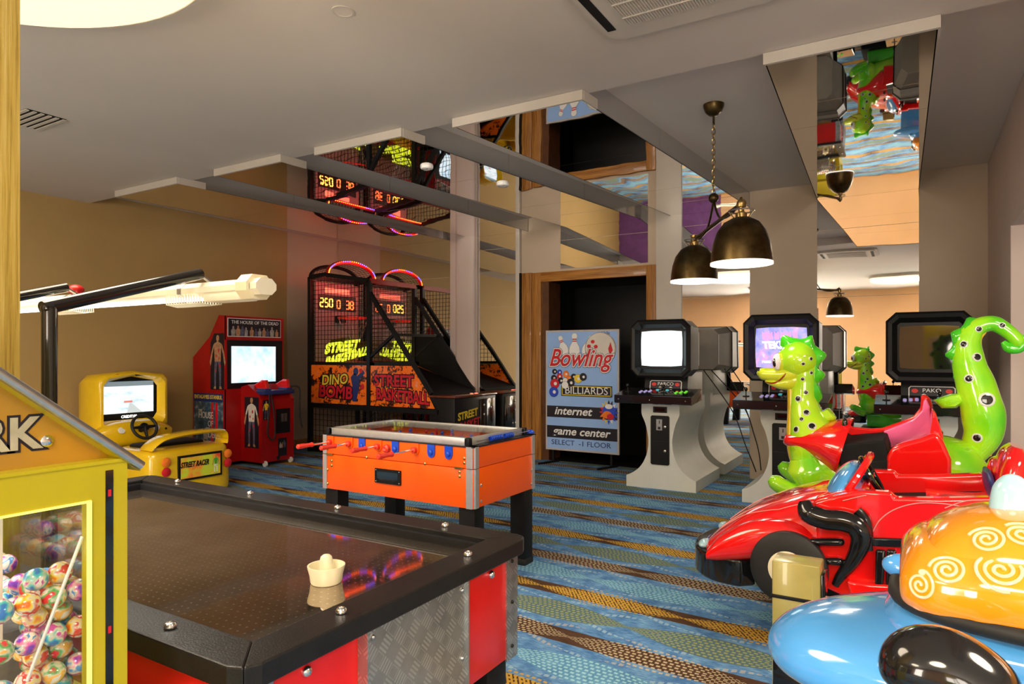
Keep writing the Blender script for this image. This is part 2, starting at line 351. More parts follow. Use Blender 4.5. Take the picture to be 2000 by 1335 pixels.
# ------------------------------------------------------------------ mesh builder
class F:   # a flat frame: origin, right, up; the third axis points out of the face
    def __init__(s, o, u=(1, 0, 0), v=(0, 0, 1)):
        s.o, s.u, s.v = Vector(o), Vector(u).normalized(), Vector(v).normalized(); s.n = s.u.cross(s.v)
    def p(s, a, b, c=0): return s.o + s.u * a + s.v * b + s.n * c
class B:
    def __init__(s): s.V, s.Fc, s.I, s.mi = [], [], [], 0
    def add(s, vs, fs):
        k = len(s.V); s.V += [tuple(v) for v in vs]
        for f in fs: s.Fc.append([i + k for i in f]); s.I.append(s.mi)
        return s
    def m(s, i): s.mi = i; return s
    def box(s, x0, x1, y0, y1, z0, z1, bev=0, seg=2, xf=None):
        if not bev:
            vs = [(x, y, z) for z in (z0, z1) for y in (y0, y1) for x in (x0, x1)]
            fs = [(0, 2, 3, 1), (4, 5, 7, 6), (0, 1, 5, 4), (2, 6, 7, 3), (0, 4, 6, 2), (1, 3, 7, 5)]
        else:
            bm = bmesh.new(); bmesh.ops.create_cube(bm, size=1)
            for v in bm.verts: v.co = Vector(((x0 + x1) / 2 + v.co.x * (x1 - x0), (y0 + y1) / 2 + v.co.y * (y1 - y0), (z0 + z1) / 2 + v.co.z * (z1 - z0)))
            bmesh.ops.bevel(bm, geom=list(bm.edges), offset=bev, segments=seg, profile=.5, affect='EDGES')
            bm.verts.index_update(); vs = [v.co.copy() for v in bm.verts]; fs = [[v.index for v in f.verts] for f in bm.faces]; bm.free()
        if xf: vs = [xf(Vector(v)) for v in vs]
        return s.add(vs, fs)
    def poly(s, fr, pts, w0=0, w1=.004):
        n = len(pts); a = sum(pts[i][0] * pts[(i + 1) % n][1] - pts[(i + 1) % n][0] * pts[i][1] for i in range(n))
        if a < 0: pts = pts[::-1]
        vs = [fr.p(x, y, w0) for x, y in pts] + [fr.p(x, y, w1) for x, y in pts]
        fs = [list(range(n))[::-1], list(range(n, 2 * n))] + [(i, (i + 1) % n, n + (i + 1) % n, n + i) for i in range(n)]
        return s.add(vs, fs)
    def rect(s, fr, a0, a1, b0, b1, w0=0, w1=.004): return s.poly(fr, [(a0, b0), (a1, b0), (a1, b1), (a0, b1)], w0, w1)
    def ell(s, fr, cx, cy, rx, ry=None, w0=0, w1=.004, n=20, rot=0):
        ry = ry or rx; c, d = cos(rot), sin(rot)
        return s.poly(fr, [(cx + rx * cos(t) * c - ry * sin(t) * d, cy + rx * cos(t) * d + ry * sin(t) * c) for t in (2 * pi * i / n for i in range(n))], w0, w1)
    def tube(s, pts, r, seg=8, closed=False, caps=True):
        pts = [Vector(p) for p in pts]; n = len(pts); rr = r if isinstance(r, (list, tuple)) else [r] * n
        vs, fs, up = [], [], None
        for i, p in enumerate(pts):
            a = pts[i - 1] if i or closed else p; b = pts[(i + 1) % n] if i < n - 1 or closed else p
            t = (b - a).normalized()
            if up is None: up = t.orthogonal().normalized()
            up = (up - t * up.dot(t)).normalized(); w = t.cross(up)
            vs += [p + (up * cos(2 * pi * k / seg) + w * sin(2 * pi * k / seg)) * rr[i] for k in range(seg)]
        for i in range(n if closed else n - 1):
            j = (i + 1) % n
            fs += [(i * seg + k, i * seg + (k + 1) % seg, j * seg + (k + 1) % seg, j * seg + k) for k in range(seg)]
        if caps and not closed: fs += [list(range(seg))[::-1], list(range((n - 1) * seg, n * seg))]
        return s.add(vs, fs)
    def cyl(s, a, b, r, seg=16): return s.tube([a, b], r, seg)
    def lathe(s, c, prof, seg=24, axis=(0, 0, 1)):
        ax = Vector(axis).normalized(); u = ax.orthogonal().normalized(); w = ax.cross(u); c = Vector(c); vs, fs = [], []
        for r, h in prof: vs += [c + ax * h + (u * cos(2 * pi * k / seg) + w * sin(2 * pi * k / seg)) * max(r, 1e-5) for k in range(seg)]
        for i in range(len(prof) - 1): fs += [(i * seg + k, i * seg + (k + 1) % seg, (i + 1) * seg + (k + 1) % seg, (i + 1) * seg + k) for k in range(seg)]
        return s.add(vs, fs)
    def ball(s, c, r, seg=16, rings=10, sc=(1, 1, 1), rot=None):
        vs, fs = [], []
        for i in range(rings + 1):
            th = pi * i / rings
            for k in range(seg):
                v = Vector((r * sc[0] * sin(th) * cos(2 * pi * k / seg), r * sc[1] * sin(th) * sin(2 * pi * k / seg), r * sc[2] * cos(th) if 0 < i < rings else r * sc[2] * (1 if i == 0 else -1)))
                if rot: v = rot @ v
                vs.append(Vector(c) + v)
        for i in range(rings): fs += [(i * seg + k, (i + 1) * seg + k, (i + 1) * seg + (k + 1) % seg, i * seg + (k + 1) % seg) for k in range(seg)]
        return s.add(vs, fs)
    def loft(s, secs, side=(0, 1, 0), seg=28, e=2.0, sub=5, cap=True, fixed=None):
        """secs: (x,y,z, half height, half width); the outline bends smoothly through them"""
        S = [list(map(float, q)) for q in secs]; out = []
        for i in range(len(S) - 1):
            p0, p1, p2, p3 = S[max(i - 1, 0)], S[i], S[i + 1], S[min(i + 2, len(S) - 1)]
            for k in range(sub):
                t = k / sub
                out.append([.5 * (2 * b + (c - a) * t + (2 * a - 5 * b + 4 * c - d) * t * t + (3 * b - a - 3 * c + d) * t ** 3) for a, b, c, d in zip(p0, p1, p2, p3)])
        out.append(S[-1]); side = Vector(side); vs, fs = [], []
        n = len(out)
        for i, q in enumerate(out):
            p = Vector(q[:3]); T = (Vector(out[min(i + 1, n - 1)][:3]) - Vector(out[max(i - 1, 0)][:3])).normalized()
            up = Vector(fixed) if fixed else side.cross(T).normalized()
            if not fixed and up.length < .1: up = Vector((0, 0, 1))
            for k in range(seg):
                a = 2 * pi * k / seg; ca, sa = cos(a), sin(a)
                u = math.copysign(abs(ca) ** (2 / e), ca); w = math.copysign(abs(sa) ** (2 / e), sa)
                vs.append(p + up * (u * max(q[3], 1e-4)) + side * (w * max(q[4], 1e-4)))
        for i in range(n - 1): fs += [(i * seg + k, i * seg + (k + 1) % seg, (i + 1) * seg + (k + 1) % seg, (i + 1) * seg + k) for k in range(seg)]
        if cap: fs += [list(range(seg)), list(range((n - 1) * seg, n * seg))[::-1]]
        return s.add(vs, fs)
    def bvh(s): return BVHTree.FromPolygons([Vector(v) for v in s.V], s.Fc)
    def obj(s, name, mats, parent=None, smooth=True, world=True, label=None, angle=38, kind=None):
        me = bpy.data.meshes.new(name); off = Vector((0, 0, 0))
        if parent is not None and world:
            r = parent
            while r.parent: r = r.parent
            off = Vector(r.location)
        me.from_pydata([Vector(v) - off for v in s.V], [], s.Fc)
        mats = mats if isinstance(mats, (list, tuple)) else [mats]
        for q in mats: me.materials.append(M[q] if isinstance(q, str) else q)
        if len(mats) > 1: me.polygons.foreach_set('material_index', s.I)
        bm = bmesh.new(); bm.from_mesh(me); bmesh.ops.remove_doubles(bm, verts=bm.verts, dist=1e-5)
        bmesh.ops.recalc_face_normals(bm, faces=bm.faces); bm.to_mesh(me); bm.free()
        if smooth:
            me.polygons.foreach_set('use_smooth', [True] * len(me.polygons)); me.set_sharp_from_angle(angle=radians(angle))
        me.update()
        o = bpy.data.objects.new(name, me); COL.objects.link(o)
        if parent is not None: o.parent = parent
        if label: o['label'] = label
        if kind: o['kind'] = kind
        return o
def thing(name, loc, label, cat, group=None, rz=0):
    o = bpy.data.objects.new(name, None); COL.objects.link(o); o.location = loc; o.rotation_euler = (0, 0, rz); o.empty_display_size = .1
    o['label'] = label; o['category'] = cat
    if group: o['group'] = group
    return o
def tag(o, label, cat, group=None):
    o['label'] = label; o['category'] = cat
    if group: o['group'] = group
    return o
def struct(o): o['kind'] = 'structure'; return o
def copy_tree(o, parent=None):
    c = o.copy(); COL.objects.link(c)
    if parent: c.parent = parent
    for ch in [q for q in bpy.data.objects if q.parent == o]: copy_tree(ch, c)
    return c
def text(name, s, fr, size, m, parent, w=.004, ext=.0015, align='CENTER', shear=0, bold=0, sx=1, world=True, spacing=1):
    cu = bpy.data.curves.new(name, 'FONT'); cu.body = s; cu.size = size; cu.align_x = align; cu.align_y = 'CENTER'
    cu.extrude = ext; cu.shear = shear; cu.offset = bold; cu.space_character = spacing; cu.resolution_u = 3
    o = bpy.data.objects.new(name, cu); COL.objects.link(o)
    dg = bpy.context.evaluated_depsgraph_get(); me = bpy.data.meshes.new_from_object(o.evaluated_get(dg))
    bpy.data.objects.remove(o); bpy.data.curves.remove(cu)
    off = Vector((0, 0, 0))
    if parent is not None and world:
        r = parent
        while r.parent: r = r.parent
        off = Vector(r.location)
    for v in me.vertices: v.co = fr.p(v.co.x * sx, v.co.y, v.co.z + w) - off
    me.materials.clear(); me.materials.append(M[m] if isinstance(m, str) else m); me.name = name
    t = bpy.data.objects.new(name, me); COL.objects.link(t)
    if parent is not None: t.parent = parent
    return t
def spline(pts, n=6):
    S = [Vector(p) for p in pts]; out = []
    for i in range(len(S) - 1):
        a, b, c, d = S[max(i - 1, 0)], S[i], S[i + 1], S[min(i + 2, len(S) - 1)]
        for k in range(n):
            t = k / n; out.append(.5 * (2 * b + (c - a) * t + (2 * a - 5 * b + 4 * c - d) * t * t + (3 * b - a - 3 * c + d) * t ** 3))
    return out + [S[-1]]
# ================================================================== THE ROOM
XL, YB, ZC, ZS = -7.7, 7.52, 3.11, 3.0       # left wall, far wall, recessed ceiling, front soffit
Yf = 3.86                                    # where the soffit ends and the recess begins
PX, PY = .60, 5.87                           # the pillar at the right
DX0, DX1, DZ = -4.06, -2.66, 2.27            # dark doorway
struct(B().box(XL - .2, 4.2, -4.2, YB, -.1, 0).obj('floor', 'carpet', smooth=False))
struct(B().box(XL - .2, 4.2, Yf, YB + .2, ZC, ZC + .1).obj('ceiling', 'ceiling', smooth=False))
so = struct(B().box(XL - .2, 4.2, -4.2, Yf, ZS, ZC).obj('ceiling', 'ceiling', smooth=False))
wl = struct(B().box(XL - .15, XL, -4.2, 6.54, 0, ZC).obj('wall_left', 'wall_ochre', smooth=False))
wp = struct(B().box(XL - .15, XL + .004, 6.54, YB + .1, 0, ZC).obj('wall_left', 'wall', smooth=False))
struct(B().box(XL, XL + .018, 0, YB - .01, 0, .11, .003).obj('baseboard_left', 'wood_h'))
b = B().box(XL, DX0, YB, YB + .15, 0, ZC).box(DX1, PX, YB, YB + .15, 0, ZC).box(DX0, DX1, YB, YB + .15, DZ, ZC)
wb = struct(b.obj('wall_back', 'wall', smooth=False))
struct(B().box(-4.6, 4.3, -4.35, -4.2, 0, .35).box(-4.6, 4.3, -4.35, -4.2, 2.55, ZC).box(-4.6, -3.7, -4.35, -4.2, .35, 2.55).box(-2.15, .45, -4.35, -4.2, .35, 2.55).box(3.55, 4.3, -4.35, -4.2, .35, 2.55).obj('wall_front', 'peach', smooth=False))
for n, (a, c) in enumerate(((-3.7, -2.15), (.45, 3.55))):  # made-up glowing windows behind the camera, added to brighten the hall
    w1 = struct(B().box(a, c, -4.30, -4.27, .35, 2.55).obj('window_%d' % (n + 1), mat('lit_window', (.9, .8, .7), .5, emit=(1, .9, .8), es=1.5), smooth=False))
    for x in (a, c - .05): B().box(x, x + .05, -4.27, -4.19, .35, 2.55).obj('window_frame', 'dark_wood', w1)
    for z in (.35, 2.5): B().box(a + .05, c - .05, -4.27, -4.19, z, z + .05).obj('window_frame', 'dark_wood', w1)
struct(B().box(XL - .15, -4.6, -4.35, -4.2, 2.0, ZC).obj('wall_front', 'peach', smooth=False))
struct(B().box(XL - .15, -4.6, -4.35, -4.2, 0, 2.0).obj('wall_front', 'purple', smooth=False))
struct(B().box(4.2, 4.35, -4.2, YB + .2, 0, ZC).obj('wall_right', 'wall', smooth=False))
# pillar at the right, the header over the side opening, the ochre wall beyond it
struct(B().box(PX, PX + .9, PY, YB + .15, 0, ZC, .004).obj('wall_right', 'wall_pink', smooth=False))
struct(B().box(PX, PX + .25, 0.6, PY, 2.26, ZC, .004).obj('wall_right', 'wall_pink', smooth=False))
struct(B().box(PX + .9, 4.2, PY + .3, PY + .4, 0, ZC).obj('wall_right', 'wall_ochre', smooth=False))
# dark room behind the doorway
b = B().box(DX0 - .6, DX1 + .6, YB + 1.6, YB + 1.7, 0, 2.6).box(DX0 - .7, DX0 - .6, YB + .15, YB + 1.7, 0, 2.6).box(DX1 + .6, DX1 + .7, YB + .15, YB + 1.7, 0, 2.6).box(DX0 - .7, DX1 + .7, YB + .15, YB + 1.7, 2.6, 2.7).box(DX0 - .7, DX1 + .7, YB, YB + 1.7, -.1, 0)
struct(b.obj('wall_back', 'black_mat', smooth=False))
# oak door frame: casings, header, reveals
d1 = struct(B().box(DX0 - .13, DX0, YB - .05, YB + .16, 0, DZ + .12, .003).obj('door_1', 'wood'))
B().box(DX1, DX1 + .11, YB - .05, YB + .16, 0, DZ + .12, .003).obj('jamb', 'wood', d1)
B().box(DX0, DX1, YB - .05, YB + .16, DZ, DZ + .12, .003).obj('header', 'wood_h', d1)
B().box(DX0 - .31, DX0 - .15, YB - .03, YB, 0, 2.40, .003).obj('casing', 'wood', d1)
B().box(DX0, DX0 + .09, YB + .0, YB + .32, 0, DZ).obj('reveal', 'dark_wood', d1)
B().box(DX0 + .0, DX1, YB + .9, YB + .93, 0, DZ, .003).obj('door_leaf', 'black', d1, label='black door leaf standing back in the dark opening')
# mirrors on the far wall: sheets with thin joints, on the wall's face
def mirror_wall(x0, x1, z0, z1, joints, parent=wb, y=YB, vj=()):
    zs = [z0] + list(joints) + [z1]; xs = [x0] + list(vj) + [x1]
    for i in range(len(zs) - 1):
        for j in range(len(xs) - 1):
            B().box(xs[j] + .002, xs[j + 1] - .002, y - .012, y, zs[i] + .002, zs[i + 1] - .002).obj('mirror_panel', 'mirror', parent, smooth=False)
mirror_wall(XL + .01, -5.49, .0, ZC, (1.45, 2.42))
mirror_wall(-5.05, -4.43, .0, ZC, (1.98, 2.75))
mirror_wall(-3.80, -2.65, 2.42, ZC, (2.78,))
mirror_wall(-2.29, -1.505, .0, ZC, (1.98, 2.30, 2.8))
mirror_wall(-.84, .06, .0, ZC, (.78, 1.93, 2.62))
# white pilaster between the two left mirrors: a flat strip and a rounded shaft; jamb strip beside the casing
pl = struct(B().box(-5.49, -5.05, YB - .05, YB, 0, ZC, .003).obj('trim_1', 'wall_pink'))
B().loft([(-5.22, YB - .04, 0, .07, .165), (-5.22, YB - .04, ZC, .07, .165)], side=(1, 0, 0), fixed=(0, 1, 0), sub=1, e=3).obj('shaft', 'wall_pink', pl)
struct(B().box(-4.43, -4.37, YB - .06, YB, 0, ZC, .003).obj('trim_2', 'white_trim'))
B().box(-4.368, -4.35, YB - .07, YB, 0, 2.4).obj('trim_3', 'black')
struct(bpy.data.objects['trim_3'])
struct(B().box(-2.55, -2.25, YB - .03, YB, 0, ZC, .003).obj('trim_4', 'white_trim'))
# mirror-clad beams under the recessed ceiling: (left, right) at the soffit end, (left, right) at the far wall
ZB = 2.94
BEAMS = [(-6.9, -5.87, -6.75, -5.55, 3.70), (-5.33, -4.47, -5.2, -4.27, 3.72), (-4.08, -3.20, -3.72, -2.74, 3.74), (-2.75, -1.77, -2.38, -1.51, 3.78), (-.69, .11, -.84, .06, 3.84)]
for n, (a0, a1, c0, c1, y0) in enumerate(BEAMS):
    y1 = YB - .013
    def X(s, y, a=a0, a_=a1, c=c0, c_=c1, y0=y0):     # s 0..1 across, at depth y
        k = (y - y0) / (y1 - y0); l = a + (c - a) * k; r = a_ + (c_ - a_) * k; return l + (r - l) * s
    def slab(yA, yB, zA, zB, sA=0, sB=1, oA=0, oB=0):
        vs = [(X(s, y) + o, y, z) for z in (zA, zB) for y in (yA, yB) for s, o in ((sA, oA), (sB, oB))]
        return B().add(vs, [(0, 2, 3, 1), (4, 5, 7, 6), (0, 1, 5, 4), (2, 6, 7, 3), (0, 4, 6, 2), (1, 3, 7, 5)])
    core = struct(slab(y0 + .02, y1, ZB + .004, ZC, 0, 1, .006, -.006).obj('trim_%d' % (n + 5), 'white_trim', smooth=False))
    cuts = [y0 + .02] + [y0 + .02 + (y1 - y0 - .02) * k / 3 for k in (1, 2)] + [y1]
    for i in range(3):
        slab(cuts[i] + .0015, cuts[i + 1] - .0015, ZB, ZB + .004).obj('mirror_panel', 'mirror_soffit', core, smooth=False)
        slab(cuts[i] + .0015, cuts[i + 1] - .0015, ZB, ZC - .001, 1, 1, -.006, 0).obj('side_panel', 'mirror_side', core, smooth=False)
        slab(cuts[i] + .0015, cuts[i + 1] - .0015, ZB, ZC - .001, 0, 0, 0, .006).obj('side_panel', 'mirror_side', core, smooth=False)
    slab(y0, y0 + .02, ZB - .004, ZS - .002, 0, 1, -.01, .01).obj('fascia_board', 'white_trim', core, smooth=False)
    slab(y0 + .02, Yf + .12, ZB - .004, ZS - .002, 1, 1, 0, .012).obj('fascia_return', 'white_trim', core, smooth=False)
# veneered column at the left edge of the picture
struct(B().box(-2.42, -1.84, -.2, .765, 0, ZS, .004).obj('trim_10', 'column'))
# ------------------------------------------------------------------ ceiling fittings
for i, (x, y, r, p) in enumerate(LAMPS):
    t = thing('ceiling_lamp', (x, y, ZS), ['very large round glowing ceiling lamp at the top left corner', 'round ceiling lamp over the far left behind the camera', 'round ceiling lamp just behind the camera', 'round ceiling lamp over the side opening', 'round ceiling lamp by the rear wall'][i], 'lamp')
    B().lathe((x, y, ZS), [(0, -.075), (r - .03, -.075), (r - .005, -.06), (r - .005, 0)], 64).obj('diffuser', 'disc', t)
    B().lathe((x, y, ZS), [(r, -.06), (r + .012, -.06), (r + .012, 0), (r, 0)], 64).obj('rim', 'white_trim', t)
t = thing('air_conditioner', (-.91, 2.81, ZS), 'white ceiling air conditioner with slatted grille above the hall', 'air conditioner')
x0, x1, y0, y1 = -1.36, -.46, 2.43, 3.33
b = B(); fr = F((-.91, 2.81, ZS), (1, 0, 0), (0, -1, 0))
def rr(hw, hh, r, n=6):
    return [(sx * (hw - r) + r * cos(a0 + pi / 2 * k / n), sy * (hh - r) + r * sin(a0 + pi / 2 * k / n)) for sx, sy, a0 in ((1, 1, 0), (-1, 1, pi / 2), (-1, -1, pi), (1, -1, 3 * pi / 2)) for k in range(n + 1)]
b.poly(fr, rr(.45, .45, .10), 0, .022).poly(fr, rr(.42, .42, .09), .022, .034)
b.obj('cover', 'white_trim', t)
b = B()
for s in (-1, 1): B().rect(fr, s * .375 - .022, s * .375 + .022, -.30, .30, .030, .037).obj('air_outlet', 'black_mat', t)
B().poly(fr, rr(.285, .285, .02), .03, .036).obj('filter', 'black_mat', t)
b = B()
for k in range(43): b.rect(fr, -.28 + k * .0133 - .0035, -.28 + k * .0133 + .0035, -.28, .28, .036, .042)
b.obj('slat', 'white_trim', t, smooth=False, kind='stuff')
for k in range(4): B().rect(fr, -.28, .28, -.20 + k * .135 - .004, -.20 + k * .135 + .004, .036, .045).obj('grille_bar', 'white_trim', t)
B().poly(fr, rr(.30, .30, .02), .034, .0365).obj('grille_frame', 'white_trim', t)
t = thing('ceiling_vent', (-5.3, 2.28, ZS), 'small slatted air vent in the ceiling beside the yellow column', 'vent')
fr = F((-5.3, 2.28, ZS), (1, 0, 0), (0, -1, 0))
B().rect(fr, -.2, .2, -.12, .12, 0, .006).obj('backing', 'black_mat', t)
for k in range(6): B().rect(fr, -.2, .2, -.12 + k * .046, -.098 + k * .046, .006, .012).obj('slat', 'white_trim', t)
for (x, y, r, lab) in ((-3.53, 4.47, .055, 'round white smoke detector on the mirrored beam, the nearer one'), (-3.28, 5.29, .06, 'round white smoke detector on the mirrored beam, the farther one')):
    t = thing('smoke_detector', (x, y, ZB), lab, 'detector')
    B().lathe((x, y, ZB), [(r, 0), (r, -.010), (r * .9, -.020), (r * .55, -.028), (0, -.030)], 28).obj('housing', 'white', t)
    for s in (-1, 1): B().box(x - r * .5, x + r * .5, y + s * r * .42 - .003, y + s * r * .42 + .003, ZB - .029, ZB - .022).obj('sensor_slot', 'ink', t)
t = thing('ceiling_downlight', (-2.35, 2.33, ZS), 'tiny ring of a recessed spot in the plain ceiling', 'downlight')
B().lathe((-2.35, 2.33, ZS), [(.045, 0), (.045, -.004), (.055, -.004), (.055, 0)], 28).obj('ring', 'white_trim', t)
B().lathe((-2.35, 2.33, ZS), [(0, -.001), (.045, -.001)], 28).obj('lens', 'ceiling', t)
# ------------------------------------------------------------------ pendant with two bell shades
def bell(t, c, r, h, z):
    x, y = c
    prof = [(r, 0), (r * .985, h * .18), (r * .93, h * .42), (r * .80, h * .68), (r * .58, h * .87), (r * .30, h * .97), (0, h)]
    o = B().lathe((x, y, z), [(a, q) for a, q in prof], 40).obj('shade', 'bronze', t)
    B().lathe((x, y, z), [(a * .975, q * .97 + .002) for a, q in prof], 40).obj('shade_lining', 'shade_in', o)
    B().lathe((x, y, z), [(r * .97, 0), (r * 1.012, -.006), (r * 1.012, .008), (r, .008)], 40).obj('shade_rim', 'shade_in', o)
    B().ball((x, y, z + h * .38), .055, 16, 10).obj('bulb', 'bulb', t)
    B().lathe((x, y, z + h), [(.035, -.01), (.035, .02), (.018, .03), (.018, .055), (.03, .06), (.03, .075), (0, .075)], 20).obj('socket', 'brass', t)
    B().tube([(x + .075 * cos(q), y + .075 * sin(q), z + h + .035) for q in (2 * pi * k / 24 for k in range(24))], .005, 6, True).obj('guard_ring', 'steel', t)
    b = B()
    for q in (0, pi / 2, pi, 3 * pi / 2): b.tube([(x + .075 * cos(q), y + .075 * sin(q), z + h + .035), (x + .04 * cos(q), y + .04 * sin(q), z + h - .01)], .004, 6)
    b.obj('guard_stay', 'brass', t)
    light('pendant_glow', 'SPOT', (x, y, z + h * .30), 85, (1, .90, .74), .05, parent=t).data.spot_size = radians(150)
PC = (-1.20, 4.76)
t = thing('pendant_lamp', (PC[0], PC[1], ZC), 'bronze pendant lamp with two bell shades hung on a chain', 'lamp')
B().lathe((PC[0], PC[1], ZC), [(.072, 0), (.07, -.02), (.055, -.055), (.03, -.078), (0, -.085)], 28).obj('canopy', 'bronze', t)
z = ZC - .085; k = 0
ZH = 2.45
B().tube([(PC[0], PC[1], z + .01), (PC[0], PC[1], z - .06)], .008, 8).obj('hook', 'bronze', t)
z -= .05
while z > ZH + .05:
    u = (1, 0) if k % 2 else (0, 1)
    B().tube([(PC[0] + u[0] * .012 * cos(q), PC[1] + u[1] * .012 * cos(q), z - .022 + .024 * sin(q)) for q in (2 * pi * j / 12 for j in range(12))], .0034, 5, True).obj('chain_link', 'brass', t)
    z -= .036; k += 1
B().ball((PC[0], PC[1], ZH), .036, 18, 12).obj('centre_knob', 'bronze', t)
e1, e2 = (-.90, 4.24), (-1.48, 5.27)
Z1, Z2 = 1.905, 1.925
h1 = h2 = .30
a1, a2 = (e1[0], e1[1], Z1 + h1 + .13), (e2[0], e2[1], Z2 + h2 + .12)
a1 = (e1[0], e1[1], 2.275)
a2 = (e2[0], e2[1], 2.255)
B().cyl(a1, a2, .014, 12).obj('arm', 'bronze', t)
for e_, a_, Zr in ((e1, a1, Z1), (e2, a2, Z2)):
    bell(t, e_, .183, .29, Zr)
    B().ball(a_, .03, 14, 10).obj('elbow', 'brass', t)
    B().cyl((e_[0], e_[1], Zr + .35), a_, .01, 8).obj('stem', 'brass', t)
    B().tube(spline([(PC[0], PC[1], ZH - .02), (PC[0] * .75 + e_[0] * .25, PC[1] * .75 + e_[1] * .25, ZH - .17), (PC[0] * .3 + e_[0] * .7, PC[1] * .3 + e_[1] * .7, a_[2] - .02), (e_[0], e_[1], a_[2] + .035)]), .008, 8).obj('cord', 'bronze', t)
# ================================================================== AIR HOCKEY TABLE
HX0, HX1, HY0, HY1, HZT = -3.20, -1.065, .80, 1.885, .76
t = thing('air_hockey_table', ((HX0 + HX1) / 2, (HY0 + HY1) / 2, 0), 'black and red air hockey table with tread plate goal', 'game table')
fr = F((0, 0, 0), (1, 0, 0), (0, 1, 0)); cx, cy = (HX0 + HX1) / 2, (HY0 + HY1) / 2; hw, hh = (HX1 - HX0) / 2, (HY1 - HY0) / 2
RW = .10
def rail(poly, nm='rail'):
    return B().poly(F((cx, cy, HZT), (1, 0, 0), (0, 1, 0)), poly, -.045, 0)
c_ = .045
rails = [[(-hw + c_, -hh), (hw - c_, -hh), (hw - c_ * .3, -hh + c_ * .3), (hw - RW, -hh + RW), (-hw + RW, -hh + RW), (-hw + c_ * .3, -hh + c_ * .3)]]
rails.append([(x, -y) for x, y in rails[0]])
rails.append([(hw, -hh + c_), (hw, hh - c_), (hw - c_ * .3, hh - c_ * .3), (hw - RW, hh - RW), (hw - RW, -hh + RW), (hw - c_ * .3, -hh + c_ * .3)])
rails.append([(-x, y) for x, y in rails[2]])
for r_ in rails:
    o = B().poly(F((cx, cy, HZT), (1, 0, 0), (0, 1, 0)), r_, -.048, 0).obj('rail', 'laminate', t, smooth=False)
    md = o.modifiers.new('b', 'BEVEL'); md.width = .004; md.segments = 2; md.limit_method = 'ANGLE'
# stepped cushion between rail and field
for a0, a1, b0, b1 in ((HX0 + RW, HX1 - RW, HY0 + RW - .004, HY0 + RW + .018), (HX0 + RW, HX1 - RW, HY1 - RW - .018, HY1 - RW + .004), (HX0 + RW - .004, HX0 + RW + .018, HY0 + RW, HY1 - RW), (HX1 - RW - .018, HX1 - RW + .004, HY0 + RW, HY1 - RW)):
    B().box(a0, a1, b0, b1, HZT - .06, HZT - .014, .004).obj('cushion', 'black', t)
B().box(HX0 + .07, HX1 - .07, HY0 + .07, HY1 - .07, HZT - .07, HZT - .042).obj('playfield', 'hockey', t, smooth=False)
I = .035
B().box(HX0 + I, HX1 - I, HY0 + I, HY1 - I, .385, HZT - .047, .003).obj('cabinet', 'red', t)
for sx in (0, 1):
    for sy in (0, 1):
        x = HX1 - I if sx else HX0 + I; y = HY1 - I if sy else HY0 + I; dx = -1 if sx else 1; dy = -1 if sy else 1
        b = B().box(min(x - dx * .006, x + dx * .06), max(x - dx * .006, x + dx * .06), min(y - dy * .006, y), max(y - dy * .006, y), .38, HZT - .05).box(min(x - dx * .006, x), max(x - dx * .006, x), min(y, y + dy * .06), max(y, y + dy * .06), .38, HZT - .05)
        o = b.obj('corner_plate', 'tread', t, smooth=False)
        for zz in (.42, .56, .69): B().ball((x - dx * .007, y + dy * .03, zz), .006, 8, 6).obj('rivet', 'black', o)
        B().box(x + dx * .02, x + dx * .13, y + dy * .02, y + dy * .13, 0, .39, .006).obj('leg', 'black', t) if dx > 0 and dy > 0 else B().box(min(x + dx * .02, x + dx * .13), max(x + dx * .02, x + dx * .13), min(y + dy * .02, y + dy * .13), max(y + dy * .02, y + dy * .13), 0, .39, .006).obj('leg', 'black', t)
# goal box with arched puck return, both short ends
for s in (1, -1):
    fx = F(((HX1 - I) if s > 0 else (HX0 + I), cy, 0), (0, s, 0), (0, 0, 1))
    arch = [(-.20, .27), (-.075, .27)] + [(-.075 + .15 * k / 12, .27 + .235 * sin(pi * k / 12) ** .75) for k in range(13)] + [(.075, .27), (.20, .27), (.20, .712), (-.20, .712)]
    arch = [(-.20, .27), (-.08, .27), (-.06, .40), (-.035, .455), (0, .475), (.035, .455), (.06, .40), (.08, .27), (.20, .27), (.20, .715), (-.20, .715)]
    # built as two halves so that the notch stays open
    o = B().poly(fx, [(-.20, .27), (-.08, .27), (-.062, .40), (-.038, .455), (0, .475), (0, .715), (-.20, .715)], 0, .022).poly(fx, [(.20, .27), (.08, .27), (.062, .40), (.038, .455), (0, .475), (0, .715), (.20, .715)], 0, .022).obj('goal_plate', 'tread', t, smooth=False)
    for u_ in (-.205, .20): B().rect(fx, u_, u_ + .005, .27, .715, 0, .03).obj('goal_plate_edge', 'tread', o, smooth=False)
    B().rect(fx, -.09, .09, .27, .48, -.004, .003).obj('puck_return', 'red', o, smooth=False)
    for u_ in (-.18, .18):
        for v_ in (.31, .5, .69): B().ball(fx.p(u_, v_, .023), .007, 8, 6).obj('rivet', 'steel', o)
    for u_ in (-.36, .36): B().ball(fx.p(u_, .68, .002), .013, 12, 8).obj('bolt', 'chrome', t)
# chrome screws along the rails
for x in [HX0 + .30 + k * .51 for k in range(4)]:
    for y in (HY0 + .05, HY1 - .05): B().lathe((x, y, HZT), [(.011, 0), (.013, .002), (.013, .008), (.010, .012), (.006, .013), (.005, .010), (0, .010)], 16).obj('screw', 'chrome', t)
for y in (HY0 + .30, HY1 - .28):
    for x in (HX0 + .05, HX1 - .05): B().lathe((x, y, HZT), [(.011, 0), (.013, .002), (.013, .008), (.010, .012), (.006, .013), (.005, .010), (0, .010)], 16).obj('screw', 'chrome', t)
